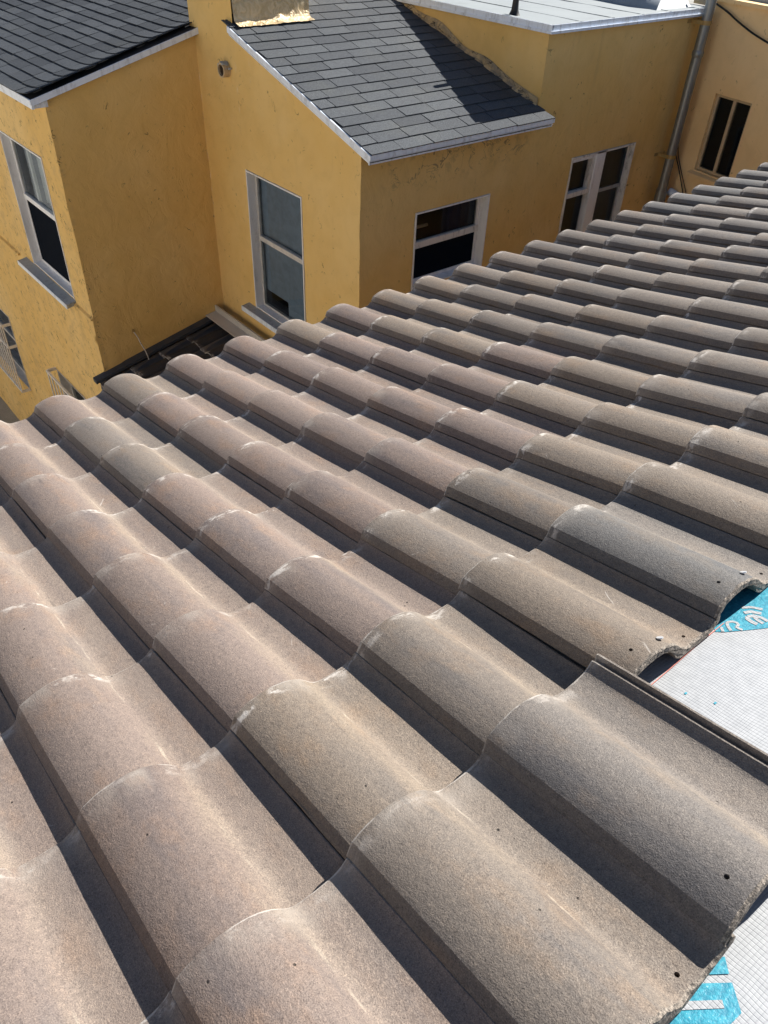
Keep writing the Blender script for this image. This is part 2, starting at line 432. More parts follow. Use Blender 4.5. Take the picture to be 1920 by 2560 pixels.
M = dict(
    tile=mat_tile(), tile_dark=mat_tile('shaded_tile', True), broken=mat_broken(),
    stucco=mat_stucco('ochre_stucco', (0.76, 0.505, 0.175), (0.80, 0.565, 0.235), 0.7),
    peach=mat_stucco('brightened_peach_stucco', (0.90, 0.62, 0.30), (0.92, 0.67, 0.36), 0.45, 0.5),  # base colour lightened to carry the far wall's bounced light
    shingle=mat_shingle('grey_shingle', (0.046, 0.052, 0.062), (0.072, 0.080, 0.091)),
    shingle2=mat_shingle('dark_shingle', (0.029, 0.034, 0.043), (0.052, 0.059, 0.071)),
    fascia=mat_paint('white_metal_edge', (0.78, 0.85, 0.95), 0.42, 0.55, (0.20, 0.19, 0.18), 7.0, (1, 1, 0.2)),
    trim=mat_paint('white_trim', (0.84, 0.85, 0.87), 0.5, 0.40, (0.25, 0.24, 0.23), 6.0),
    oldtrim=mat_paint('old_white_trim', (0.76, 0.74, 0.70), 0.6, 0.8, (0.14, 0.12, 0.10), 9.0, (1, 1, 0.3)),
    sill=mat_paint('grey_sill', (0.36, 0.39, 0.42), 0.55, 0.7, (0.12, 0.13, 0.14), 7.0, (1, 1, 1)),
    tan=mat_paint('tan_frame', (0.55, 0.42, 0.26), 0.6, 0.5, (0.15, 0.10, 0.06), 6.0),
    alu=mat_plain('aluminium', (0.72, 0.70, 0.67), 0.45, 0.2),
    galv=mat_paint('galvanised_pipe', (0.25, 0.27, 0.28), 0.38, 0.6, (0.14, 0.14, 0.14), 4.0, (1, 1, 0.2), 0.6),
    glass=mat_glass('window_glass'), glass2=mat_glass('screened_glass', (0.42, 0.46, 0.50), 0.05),
    screen=mat_plain('insect_screen', (0.006, 0.009, 0.016), 0.9, 0.0, 0.04),
    room=mat_plain('dark_room', (0.030, 0.034, 0.046), 0.9), room2=mat_plain('brown_room', (0.07, 0.048, 0.032), 0.9),
    shade=mat_plain('blue_grey_blind', (0.22, 0.28, 0.36), 0.8), lace=mat_lace('grey_lace', (0.62, 0.62, 0.58)),
    navy=mat_lace('navy_curtain', (0.05, 0.07, 0.13)),
    flat=mat_paint('grey_cap_sheet', (0.27, 0.30, 0.315), 0.8, 0.55, (0.22, 0.24, 0.26), 2.2, (1, 0.4, 1)),
    curb=mat_paint('blue_grey_membrane', (0.26, 0.30, 0.34), 0.6, 0.6, (0.10, 0.12, 0.14), 3.0, (1, 1, 1)),
    black=mat_plain('black_pipe', (0.012, 0.012, 0.013), 0.5), wire=mat_plain('black_cable', (0.010, 0.010, 0.010), 0.5),
    brownwire=mat_plain('brown_cable', (0.035, 0.012, 0.008), 0.5), whitewire=mat_plain('grey_wire', (0.55, 0.53, 0.50), 0.5),
    iron=mat_plain('white_iron', (0.80, 0.77, 0.73), 0.5), bracket=mat_plain('ochre_strap', (0.42, 0.28, 0.10), 0.55),
    gold=mat_gold(), mastic=mat_mastic(), membrane=mat_membrane(), ink=mat_print(),
    chalk=mat_plain('red_chalk', (0.72, 0.27, 0.22), 0.9), nail=mat_plain('bright_nail', (0.80, 0.81, 0.83), 0.45, 0.6),
    deck=mat_plain('timber_deck', (0.25, 0.17, 0.10), 0.8), felt=mat_plain('black_felt', (0.016, 0.018, 0.022), 0.8),
    apron=mat_paint('beige_metal', (0.55, 0.53, 0.50), 0.45, 0.35, (0.25, 0.22, 0.2), 4.0, (0.3, 1, 1)),
    darkmetal=mat_plain('dark_flashing', (0.05, 0.058, 0.075), 0.5), ground=None,
    teal_spot=None,
)
def mat_ground():
    t = NT('concrete_paving')
    v = t.coord()
    n = t.noise(v, 1.6, 5, 0.65); g = t.noise(v, 60, 3, 0.7)
    c = t.mix(t.ramp(n, 0.35, 0.68), (0.27, 0.26, 0.235), (0.37, 0.355, 0.32))
    c = t.mix(t.ramp(g, 0.45, 0.7, 0, 0.4), c, (0.12, 0.12, 0.11))
    return t.done(c, 0.9, t.bump(g, 0.4, 0.004))
M['ground'] = mat_ground()

# ------------------------------------------------------------------ ground
GZ = -5.52
g = MB(); g.quad((-400, -400, GZ), (400, -400, GZ), (400, 400, GZ), (-400, 400, GZ))
tag(g.build('ground', M['ground']), kind='structure')

# ------------------------------------------------------------------ tiled roof frame
TH = radians(14.0)
UD = V3((cos(TH), 0, sin(TH))); VD = V3((0, 1, 0)); ND = V3((-sin(TH), 0, cos(TH)))
def rp(u, v, n=0.0): return UD * u + VD * v + ND * n
ROW_U = [0.0, 0.340, 0.693, 1.038, 1.385, 1.739, 2.089, 2.435]
ROW_H = [0.0, -0.008, -0.013, -0.017, -0.014, -0.010, 0.006, 0.0]
def sag(c): return 0.00876 * ((c - 3) / 8.0) ** 2
def prow(u, v):
    """height of the underlay below the tile courses"""
    for k in range(7):
        if u <= ROW_U[k + 1]:
            t = max(0.0, (u - ROW_U[k]) / (ROW_U[k + 1] - ROW_U[k])); h = ROW_H[k] * (1 - t) + ROW_H[k + 1] * t; break
    else: h = 0.0
    return h + sag(v / TW) - 0.052
PROJ_F = 768 * 1920.23 / 1920
def project(p):
    d = V3(p) - CAM_POS
    z = d.dot(V3(CR[2]))
    if z < 0.05: return None
    return (384 + PROJ_F * d.dot(V3(CR[0])) / z, 512 + PROJ_F * d.dot(V3(CR[1])) / z)

# house that carries the tiles
th = empty('tiled_house', (3.0, 2.0, GZ), 'near house whose low pitched roof is covered with grey brown concrete barrel tiles', 'house')
YA, YB, UE = -3.2, 6.45, 6.4
d = MB()
a = [rp(-0.02, YA, -0.075), rp(UE, YA, -0.075), rp(UE, YB, -0.075), rp(-0.02, YB, -0.075)]
d.prism([tuple(q) for q in a], ND * -0.10)
d.build('roof_deck', M['deck'], th)
d = MB()
d.box((0.25, YA + 0.1, GZ), (6.0, YB - 0.1, -0.14))
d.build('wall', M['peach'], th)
d = MB(); d.box((-0.045, YA, -0.24), (-0.022, YB, -0.072)); d.build('fascia_board', M['deck'], th)
# underlayment: a gently rippled sheet
d = MB()
NU, NV = 64, 96
us = [-0.02 + (UE + 0.02) * i / NU for i in range(NU + 1)]
vs_ = [YA + (YB - YA) * j / NV for j in range(NV + 1)]
def und0(u, v):
    r = 0.006 * noise.noise(V3((u * 3.0, v * 4.0, 0.0))) + 0.0025 * noise.noise(V3((u * 9.0, v * 11.0, 3.0))) if u > 2.2 else 0.0
    return rp(u, v, prow(u, v) + r)
def und(u, v):
    i = min(NU - 1, max(0, int((u - us[0]) / (us[-1] - us[0]) * NU))); j = min(NV - 1, max(0, int((v - vs_[0]) / (vs_[-1] - vs_[0]) * NV)))
    a = (u - us[i]) / (us[i+1] - us[i]); b = (v - vs_[j]) / (vs_[j+1] - vs_[j])
    p = und0(us[i], vs_[j]).lerp(und0(us[i+1], vs_[j]), a); q = und0(us[i], vs_[j+1]).lerp(und0(us[i+1], vs_[j+1]), a)
    return p.lerp(q, b)
for i in range(NU):
    for j in range(NV):
        d.quad(und(us[i], vs_[j]), und(us[i+1], vs_[j]), und(us[i+1], vs_[j+1]), und(us[i], vs_[j+1]))
under = d.build('underlayment', M['membrane'], None, smooth=60, weld=True)
# keep the weave in roof axes
inv = Matrix((UD, VD, ND))
for vv in under.data.vertices: vv.co = inv @ vv.co
under.matrix_world = Matrix((UD, VD, ND)).transposed().to_4x4()
tag(under, 'white woven roof underlayment with teal print and red chalk lines, bare beyond the tiles', 'underlayment')
def on_under(mb, poly, lift, name, mat):
    """flat printed patch: polygon in (u, v) on the sheet, triangulated finely enough to follow it"""
    bm = bmesh.new()
    bm.faces.new([bm.verts.new((p[0], p[1], 0)) for p in poly])
    bmesh.ops.triangulate(bm, faces=bm.faces)
    bmesh.ops.subdivide_edges(bm, edges=bm.edges, cuts=3, use_grid_fill=True)
    for q in bm.verts:
        u, v = q.co.x, q.co.y
        w = und(u, v)
        q.co = V3((w.dot(UD), w.dot(VD), w.dot(ND) + lift))
    bmesh.ops.recalc_face_normals(bm, faces=bm.faces)
    me = bpy.data.meshes.new(name); bm.to_mesh(me); bm.free(); me.materials.append(mat)
    o = bpy.data.objects.new(name, me); COL.objects.link(o); o.parent = under
    return o
PRINT = [
    [(2.842, 0.021), (2.852, 0.009), (2.838, -0.006), (2.80, -0.02), (2.80, 0.03)],
    [(2.859, 0.003), (2.874, -0.013), (2.810, -0.087), (2.795, -0.07)],
    [(2.882, -0.020), (2.908, -0.045), (2.906, -0.067), (2.895, -0.078), (2.820, -0.160), (2.80, -0.115)],
]
for p in PRINT: on_under(None, p, 0.0009, 'printed_letter', M['ink'])
on_under(None, [(2.885, -0.048), (2.892, -0.055), (2.835, -0.123), (2.828, -0.116)], 0.0016, 'printed_letter', M['membrane'])
on_under(None, [(2.895, -0.16), (2.93, -0.115), (2.99, -0.19), (2.95, -0.24)], 0.0009, 'printed_letter', M['ink'])
# upper printed panel with white lettering
A0 = [(2.512, 0.566), (2.526, 0.579), (2.549, 0.609), (2.562, 0.626), (2.576, 0.645), (2.596, 0.672), (2.62, 0.71), (2.60, 0.78), (2.50, 0.78), (2.455, 0.66), (2.45, 0.60), (2.49, 0.585)]
on_under(None, A0, 0.0009, 'printed_panel', M['ink'])
def stroke(pts, w):
    L = []; R_ = []
    for k, p in enumerate(pts):
        a = V3(pts[max(k-1, 0)] + (0,)); b = V3(pts[min(k+1, len(pts)-1)] + (0,))
        dd = (b - a).normalized(); nn = V3((-dd.y, dd.x, 0)) * w / 2
        L.append((p[0] + nn.x, p[1] + nn.y)); R_.append((p[0] - nn.x, p[1] - nn.y))
    return L + R_[::-1]
for pts, w_ in (
    ([(2.531, 0.588), (2.524, 0.593), (2.517, 0.599), (2.512, 0.607)], 0.0061),
    ([(2.512, 0.607), (2.518, 0.616), (2.526, 0.618), (2.532, 0.614), (2.532, 0.607)], 0.0061),
    ([(2.545, 0.606), (2.538, 0.604), (2.531, 0.606)], 0.0061),
    ([(2.522, 0.575), (2.512, 0.585)], 0.0058),
    ([(2.556, 0.640), (2.545, 0.640), (2.534, 0.643), (2.531, 0.650)], 0.0087),
    ([(2.563, 0.650), (2.551, 0.652), (2.541, 0.656)], 0.0072),
    ([(2.531, 0.650), (2.538, 0.660), (2.552, 0.664), (2.566, 0.662)], 0.0087),
    ([(2.520, 0.656), (2.527, 0.668), (2.545, 0.676)], 0.0087),
    ([(2.508, 0.668), (2.520, 0.682), (2.54, 0.69)], 0.0072),
):
    on_under(None, stroke(pts, w_), 0.0016, 'printed_letter', M['membrane'])
for (u0, v0) in ((2.563, 0.377), (2.612, 0.39)):
    on_under(None, [(u0, v0), (u0 + 0.004, v0), (u0 + 0.004, v0 + 0.006), (u0, v0 + 0.006)], 0.0009, 'ink_spot', M['ink'])
for (u0, v0, v1) in ((2.510, 0.18, 0.60), (2.842, -0.03, 0.12)):
    n_ = 40
    for k in range(1):
        L = [(u0 - 0.0008 + 0.0006 * sin(v * 9), v) for v in [v0 + (v1 - v0) * i / n_ for i in range(n_ + 1)]]
        R_ = [(u0 + 0.0008 + 0.0006 * sin(v * 9), v) for v in [v0 + (v1 - v0) * i / n_ for i in range(n_ + 1)]]
        mb = MB()
        for i in range(n_):
            q = []
            for (u, v) in (L[i], R_[i], R_[i+1], L[i+1]):
                w = und(u, v); q.append((w.dot(UD), w.dot(VD), w.dot(ND) + 0.0023))
            mb.quad(*q)
        o = mb.build('chalk_line', M['chalk'], None, weld=True, fixn=False); o.parent = under

# ------------------------------------------------------------------ roof tiles
TOP = [(0.000, 0.0000), (0.003, 0.0024), (0.012, 0.0064), (0.030, 0.0148), (0.045, 0.0214), (0.075, 0.0257), (0.11, 0.0294), (0.16, 0.0338), (0.21, 0.0366),
       (0.26, 0.0382), (0.305, 0.0386), (0.35, 0.0372), (0.40, 0.0342), (0.44, 0.0306), (0.475, 0.0262), (0.51, 0.0205), (0.545, 0.0132), (0.575, 0.0050), (0.605, -0.0040),
       (0.630, -0.0105), (0.660, -0.0150), (0.70, -0.0170), (0.76, -0.0177), (0.82, -0.0177), (0.89, -0.0168), (0.925, -0.0142), (0.955, -0.0105), (0.978, -0.0055), (0.992, -0.0018), (1.001, -0.0018),
       (1.006, -0.0085), (1.016, -0.0100), (1.030, -0.0085), (1.038, 0.0010), (1.043, 0.0042), (1.057, 0.0042), (1.066, -0.0005)]
BOT = [(1.064, -0.016), (0.98, -0.026), (0.89, -0.031), (0.76, -0.032), (0.66, -0.031), (0.60, -0.029), (0.555, -0.022), (0.525, -0.008), (0.49, 0.005), (0.44, 0.0165), (0.38, 0.0225), (0.305, 0.0255),
       (0.21, 0.0235), (0.12, 0.0170), (0.06, 0.0100), (0.030, 0.0040), (0.010, -0.0020)]
TL = 0.426
def tile_mesh(name, seed, rough_top=False, holes=False, chip=None):
    rnd = random.Random(seed)
    xs = [0.0, 0.0016, 0.0045, 0.010, 0.03, 0.07, 0.12, 0.17, 0.22, 0.27, 0.32, 0.36, 0.39, 0.41, 0.420, 0.4255]
    drop = {0: 0.0042, 1: 0.0018, 2: 0.0005}
    nt_, nb_ = len(TOP), len(BOT)
    bm = bmesh.new(); rings = []
    for i, x in enumerate(xs):
        ring = []
        for k, (v, h) in enumerate(TOP + BOT):
            top = k < nt_
            hh = h - (drop.get(i, 0) if top else 0) + 0.0007 * noise.noise(V3((x * 14, v * 9, seed * 3.1))) * (1 if top else 0)
            xx = x
            if top and i <= 2 and 0.05 < v < 0.93: xx += 0.0008 * noise.noise(V3((v * 40, seed, 2.0)))
            if rough_top and i >= len(xs) - 2:
                xx += 0.0030 * noise.noise(V3((v * 26, seed * 7.7, 0.0))) + 0.0022 * noise.noise(V3((v * 70, seed, 5.0 + (0 if top else 3))))
                if top and i == len(xs) - 1: hh -= 0.0020 + 0.0016 * noise.noise(V3((v * 60, seed, 9.0)))
            if not rough_top and top and i == len(xs) - 1: hh -= 0.002
            if chip and top and k < 2: hh += chip * max(0, noise.noise(V3((x * 30, seed, 1.0))))
            ring.append(bm.verts.new((xx, v * TW, hh)))
        rings.append(ring)
    n = nt_ + nb_
    for i in range(len(xs) - 1):
        for k in range(n):
            k2 = (k + 1) % n
            f = bm.faces.new((rings[i][k], rings[i+1][k], rings[i+1][k2], rings[i][k2]))
            if rough_top and i == len(xs) - 2: f.material_index = 1
    e0 = bm.faces.new(rings[0][::-1]); e1 = bm.faces.new(rings[-1])
    if rough_top: e1.material_index = 1
    bmesh.ops.recalc_face_normals(bm, faces=bm.faces)
    me = bpy.data.meshes.new(name); bm.to_mesh(me); bm.free()
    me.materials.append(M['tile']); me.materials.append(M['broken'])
    if holes:                       # drilled nail holes, cut for real
        ob = bpy.data.objects.new('tmp', me); COL.objects.link(ob)
        cb = bmesh.new()
        for (x, v) in holes:
            r = bmesh.ops.create_cone(cb, cap_ends=True, segments=12, radius1=0.0034, radius2=0.0038, depth=0.10)
            bmesh.ops.translate(cb, verts=r['verts'], vec=(x, v * TW, 0))
        cm = bpy.data.meshes.new('cut'); cb.to_mesh(cm); cb.free()
        co = bpy.data.objects.new('cut', cm); COL.objects.link(co)
        md = ob.modifiers.new('b', 'BOOLEAN'); md.operation = 'DIFFERENCE'; md.object = co; md.solver = 'EXACT'
        dg = bpy.context.evaluated_depsgraph_get()
        me2 = bpy.data.meshes.new_from_object(ob.evaluated_get(dg)); me2.name = name
        bpy.data.objects.remove(ob); bpy.data.objects.remove(co); bpy.data.meshes.remove(cm)
        me = me2
    me.shade_smooth(); me.set_sharp_from_angle(angle=radians(26))
    return me
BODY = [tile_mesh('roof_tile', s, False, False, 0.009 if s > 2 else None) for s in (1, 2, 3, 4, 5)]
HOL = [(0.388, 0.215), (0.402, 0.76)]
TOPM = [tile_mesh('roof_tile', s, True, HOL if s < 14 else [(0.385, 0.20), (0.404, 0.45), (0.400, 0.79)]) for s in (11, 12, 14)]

TONES = [('pale pinkish brown', (0.193, 0.153, 0.134)), ('dusty rose brown', (0.184, 0.144, 0.126)), ('warm tan', (0.176, 0.144, 0.117)),
         ('grey brown', (0.158, 0.134, 0.115)), ('mid grey', (0.149, 0.129, 0.114)), ('cool grey', (0.140, 0.125, 0.115)), ('bluish grey', (0.126, 0.121, 0.118))]
ORD = ['first', 'second', 'third', 'fourth', 'fifth', 'sixth', 'seventh', 'eighth', 'ninth', 'tenth', 'eleventh', 'twelfth', 'thirteenth', 'fourteenth', 'fifteenth', 'sixteenth',
       'seventeenth', 'eighteenth', 'nineteenth', 'twentieth', 'twenty first', 'twenty second', 'twenty third', 'twenty fourth', 'twenty fifth', 'twenty sixth']
rng = random.Random(7)
def tile_matrix(r, c):
    h0 = ROW_H[r] + sag(c)
    if r < 7: sl = (ROW_H[r+1] + sag(c) - 0.0205 - h0) / (ROW_U[r+1] - ROW_U[r])
    else: sl = -0.045
    if r == 6 and c > 0: sl = -0.048
    P = rp(ROW_U[r] + rng.uniform(-0.0030, 0.0030), c * TW + rng.uniform(-0.0018, 0.0018), h0 + rng.uniform(-0.0004, 0.0010))
    ux = (UD + ND * sl).normalized(); yaw = rng.uniform(-0.0050, 0.0050)
    vy = (VD - UD * yaw).normalized(); ux = (ux - vy * ux.dot(vy)).normalized(); nz = ux.cross(vy)
    m = Matrix((ux, vy, nz)).transposed().to_4x4()
    if (r, c) == (7, 0): m = m @ Matrix.Rotation(0.064, 4, 'X')      # its free side rides on the tile below
    return Matrix.Translation(P) @ m
FIX = {(6, 2): 6, (7, 0): 5, (6, 1): 2, (7, -1): 3, (5, 1): 3, (6, 0): 3, (0, 1): 3, (1, 0): 4, (2, 0): 3, (5, 2): 3, (3, 2): 0, (4, -1): 0, (5, 0): 0, (5, -1): 0, (6, -1): 2}
for r in range(8):
    seen = []
    lo, hi = (-9, 22)
    for c in range(lo, hi + 1):
        if r == 7 and c > 0: continue
        pts = [project(rp(ROW_U[r] + x, c * TW + y, 0.0)) for x in (0, 0.17, 0.35, 0.42) for y in (0, 0.14, 0.28)]
        pts = [p for p in pts if p]
        if not pts: continue
        ins = sum(-4 < p[0] < 772 and -4 < p[1] < 1028 for p in pts)
        mar = sum(-260 < p[0] < 1000 and -60 < p[1] < 1330 for p in pts)
        if ins or mar: seen.append((c, ins > 0))
    vis = [c for c, s in seen if s]
    for c, s in seen:
        topc = (r == 7) or (r == 6 and c > 0)
        me = (TOPM[1] if (r, c) in ((6, 1), (6, 2)) else TOPM[rng.randrange(2)]) if topc else BODY[rng.randrange(5)]
        o = bpy.data.objects.new('roof_tile', me); COL.objects.link(o)
        o.matrix_world = tile_matrix(r, c)
        # tone: pinker toward the left and the eave, greyer toward the right
        t = (c - 3) / 9.0 + (-0.15 if r < 5 else 0.15) + rng.gauss(0, 0.15)
        k = FIX.get((r, c), min(6, max(0, int(round(1.7 + t * 3.4)))))
        tone, colr = TONES[k]
        f = rng.uniform(0.90, 1.10)
        o.color = (colr[0] * f, colr[1] * f, colr[2] * f, 1)
        course = 'in the eave course' if r == 0 else ('in the topmost course' if r == 7 else ORD[r] + ' course above the eave')
        if s:
            lab = f"{tone} barrel tile, {ORD[vis.index(c)]} from the left, {course}"
        else:
            lab = f"concrete barrel tile beyond the {'left' if c < 3 else 'right'} edge of view, {course}"
        if (r, c) == (6, 1): lab = 'warm tan bare topped tile with a bright nail head, next to the bluish grey one'
        if (r, c) == (6, 2): lab = 'bluish grey bare topped tile with drilled hole and nail, left of the printed teal panel'
        if (r, c) == (7, 0): lab = 'large grey tile in front whose ribbed side edge lies bare over white underlayment'
        tag(o, lab, 'roof tile', 'concrete barrel tiles laid in courses')
        if (r, c) in ((6, 1), (6, 2), (6, 3)):
            nb = MB()
            z0 = 0.0302 if (r, c) != (6, 3) else 0.031
            nb.tube([(0.403, 0.452 * TW, z0 - 0.02), (0.403, 0.452 * TW, z0)], 0.0016, 8)
            nb.tube([(0.403, 0.452 * TW, z0 + 0.002), (0.4022, 0.4535 * TW, z0 + 0.0038)], 0.0064, 14)
            q = nb.build('nail', M['nail'], None, smooth=40); q.parent = o

# ------------------------------------------------------------------ the ochre house
yh = empty('ochre_house', (-6.0, 4.0, GZ), 'ochre yellow stucco house with dark grey shingle roofs and a flat roofed wing', 'house')

def wob(p, amp=0.006):
    q = V3(p)
    s = V3((noise.noise(q * 3.1) + 0.6 * noise.noise(q * 7.3), noise.noise(q * 3.1 + V3((9, 0, 0))) + 0.6 * noise.noise(q * 7.3 + V3((2, 5, 0))), 0)) * amp
    return q + s

def wall(mb, axis, const, a0, a1, z0, top, holes=(), step=0.085, reveal=0.08, inward=1, out=None, rv=None, breaks=()):
    """wall in the plane axis=const, spanning a0..a1 along the other axis; top(a) gives its height; holes (a0,a1,z0,z1)"""
    A = {a0, a1} | set(breaks); Z = {z0}
    for h in holes: A |= {h[0], h[1]}; Z |= {h[2], h[3]}
    zc = min(top(a0), top(a1), *[top(b) for b in list(A)]) - 0.02
    Z.add(zc)
    def fill(S):
        S = sorted(S); o = []
        for p, q in zip(S[:-1], S[1:]):
            n = max(1, int(round((q - p) / step)))
            o += [p + (q - p) * i / n for i in range(n)]
        return o + [S[-1]]
    A = fill(A); Z = fill(Z)
    def P(a, z, dd=0.0):
        c = const + inward * dd
        p = (c, a, z) if axis == 'x' else (a, c, z)
        p = wob(p)
        if out: p = out(p)
        return p
    for i in range(len(A) - 1):
        am = (A[i] + A[i+1]) / 2
        for j in range(len(Z) - 1):
            zm = (Z[j] + Z[j+1]) / 2
            if any(h[0] < am < h[1] and h[2] < zm < h[3] for h in holes): continue
            mb.quad(P(A[i], Z[j]), P(A[i+1], Z[j]), P(A[i+1], Z[j+1]), P(A[i], Z[j+1]))
        t0, t1 = top(A[i]), top(A[i+1])
        n = max(1, int(round((max(t0, t1) - zc) / step)))
        for k in range(n):
            f0, f1 = k / n, (k + 1) / n
            mb.quad(P(A[i], zc + (t0 - zc) * f0), P(A[i+1], zc + (t1 - zc) * f0), P(A[i+1], zc + (t1 - zc) * f1), P(A[i], zc + (t0 - zc) * f1))
    # short stucco return round every opening
    for h in holes:
        for (p, q) in (((h[0], h[2]), (h[0], h[3])), ((h[0], h[3]), (h[1], h[3])), ((h[1], h[3]), (h[1], h[2])), ((h[1], h[2]), (h[0], h[2]))):
            n = max(1, int(round((abs(p[0]-q[0]) + abs(p[1]-q[1])) / step)))
            pts = [(p[0] + (q[0]-p[0]) * i / n, p[1] + (q[1]-p[1]) * i / n) for i in range(n + 1)]
            for k in range(n):
                a, b = pts[k], pts[k+1]
                mb.quad(P(*a), P(*b), P(b[0], b[1], reveal), P(a[0], a[1], reveal))

RY0, RZ0, RS = 1.579, 0.111, 0.2545            # left roof: rises toward +y
EX0, EZ0, ES = -1.72, 0.063, 0.288             # right roof: rises toward -x
def zl(y): return RZ0 + RS * (y - RY0)
def zr(x): return EZ0 + ES * (EX0 - x)

BAYF = [(-5.75, -4.66, -1.79, -0.45), (-9.1, -7.55, -4.28, -3.14), (-5.93, -4.85, -4.35, -3.16)]
def bay_out(p):
    f = 1.0 if p.z < -1.835 else 0.0
    if abs(p.y - 1.70) < 0.03: p = p + V3((0, -0.016 * f, 0))
    if abs(p.x + 4.25) < 0.03 and p.y < 1.9: p = p + V3((0.012 * f, 0, 0))
    return p
w = MB()
wall(w, 'y', 1.70, -14.0, -4.25, GZ, lambda a: 0.06, BAYF, out=bay_out)
wall(w, 'x', -4.25, 1.70, 3.116, GZ, lambda a: zl(a) - 0.045, out=bay_out)
w.quad((-14, 1.7, GZ), (-14, 8, GZ), (-14, 8, 2), (-14, 1.7, 0.06))
w.build('bay_wall', M['stucco'], yh, smooth=50, weld=True)
GW = [(-3.56, -2.68, -1.83, -0.50)]
w = MB()
wall(w, 'y', 3.116, -3.60, -1.90, -3.4, lambda a: zr(a) - 0.035, [(-3.56, -2.68, -1.83, -0.50)])
wall(w, 'y', 3.116, -4.25, -3.60, -3.4, lambda a: 1.75)
w.build('gable_wall', M['stucco'], yh, smooth=50, weld=True)
W3 = (3.69, 4.56, -1.18, -0.515); W4 = (5.615, 6.594, -1.30, -0.385)
w = MB()
wall(w, 'x', -1.90, 3.116, 5.03, GZ, lambda a: 0.06, [W3], inward=-1)
wall(w, 'x', -1.90, 5.03, 7.32, GZ, lambda a: 0.685, [W4], inward=-1)
wall(w, 'y', 5.03, -7.5, -1.90, -0.2, lambda a: 0.685)
w.quad((-7.5, 7.32, GZ), (-1.9, 7.32, GZ), (-1.9, 7.32, 0.68), (-7.5, 7.32, 0.68))
w.build('wing_wall', M['stucco'], yh, smooth=50, weld=True)
# belt ledge across the bay front
w = MB()
for x0, x1 in ((-14.0, -6.18), (-4.70, -4.236)):
    w.prism([(x0, 1.697, -1.815), (x0, 1.668, -1.828), (x0, 1.668, -1.842), (x0, 1.697, -1.842)], (x1 - x0, 0, 0))
w.build('belt_ledge', M['stucco'], yh)

# shingle roofs -------------------------------------------------------------
def shingles(name, mat, P, along, length, n, expo, tabw, parent, seed, limit=None, lift=None):
    """P(s) = point on the eave line plus s metres up the slope (vector), along = unit vector of the courses"""
    rn = random.Random(seed); mb = MB()
    along = V3(along)
    up = (P(1.0) - P(0.0)).normalized(); nn = along.cross(up)
    if nn.z < 0: nn = -nn
    def X(a, s, h):
        q = P(s) + along * a + nn * h
        if lift: q = q + V3((0, 0, lift(a)))
        return q
    for k in range(n):
        s0 = k * expo - 0.012
        a = -tabw * (0.5 if k % 2 else 0.0) - rn.uniform(0, 0.02) - (0.12 if k % 4 > 1 else 0)
        l0, l1 = limit(s0) if limit else (0.0, length)
        while a < length:
            b = a + tabw
            x0, x1 = max(a + 0.0036, l0), min(b - 0.0036, l1)
            if x1 - x0 > 0.02:
                c = rn.random(); dz = rn.uniform(0.000, 0.0045); e = rn.uniform(-0.004, 0.004); e2 = rn.uniform(-0.004, 0.004)
                m = 3
                for i in range(m):
                    p, q = x0 + (x1 - x0) * i / m, x0 + (x1 - x0) * (i + 1) / m
                    hA, hB = 0.0100 + dz, 0.0100 + dz
                    ea = e + (e2) * i / m; eb = e + e2 * (i + 1) / m
                    mb.quad(X(p, s0 + ea, hA), X(q, s0 + eb, hB), X(q, s0 + expo + 0.02, 0.0035), X(p, s0 + expo + 0.02, 0.0035), col=c)
                    mb.quad(X(p, s0 + ea, hA - 0.0075), X(q, s0 + eb, hB - 0.0075), X(q, s0 + eb, hB), X(p, s0 + ea, hA), col=c * 0.6)
                for xx in (x0, x1):
                    mb.quad(X(xx, s0, 0.002), X(xx, s0, 0.0100 + dz), X(xx, s0 + expo + 0.02, 0.0035), X(xx, s0 + expo + 0.02, 0.0), col=c * 0.6)
            a = b
    return mb.build(name, mat, parent, attr=True, fixn=False)

cr = 1 / math.sqrt(1 + ES * ES)
def PR(s): return V3((EX0 - s * cr, 3.062, EZ0 + s * cr * ES))
d = MB()
d.quad((EX0 + 0.004, 3.058, EZ0 - 0.001), (EX0 + 0.004, 5.04, EZ0 - 0.001), (-3.59, 5.04, zr(-3.59) - 0.001), (-3.59, 3.058, zr(-3.59) - 0.001))
d.quad((-3.59, 3.885, zr(-3.59) - 0.001), (-3.59, 5.04, zr(-3.59) - 0.001), (-4.4, 5.04, zr(-4.4) - 0.001), (-4.4, 3.885, zr(-4.4) - 0.001))
d.quad((EX0, 3.06, EZ0 - 0.05), (EX0, 5.04, EZ0 - 0.05), (-3.58, 5.04, zr(-3.58) - 0.05), (-3.58, 3.06, zr(-3.58) - 0.05))
d.build('roof_felt', M['felt'], yh, fixn=False)
def lim_r(s):
    x = EX0 - s * cr
    lo = 0.0
    if x < -3.585: lo = 3.875 - 3.062
    return (lo, 1.972 if x > -1.9 else 1.962)
shingles('shingle_roof', M['shingle'], PR, (0, 1, 0), 2.2, 22, 0.127, 0.305, yh, 5, lim_r)
cl = 1 / math.sqrt(1 + RS * RS)
def PL(s): return V3((-4.195, RY0 + s * cl, RZ0 + s * cl * RS))
def edge_lift(a): return 0.045 * max(0.0, 1 - a / 0.42) ** 2
d = MB()
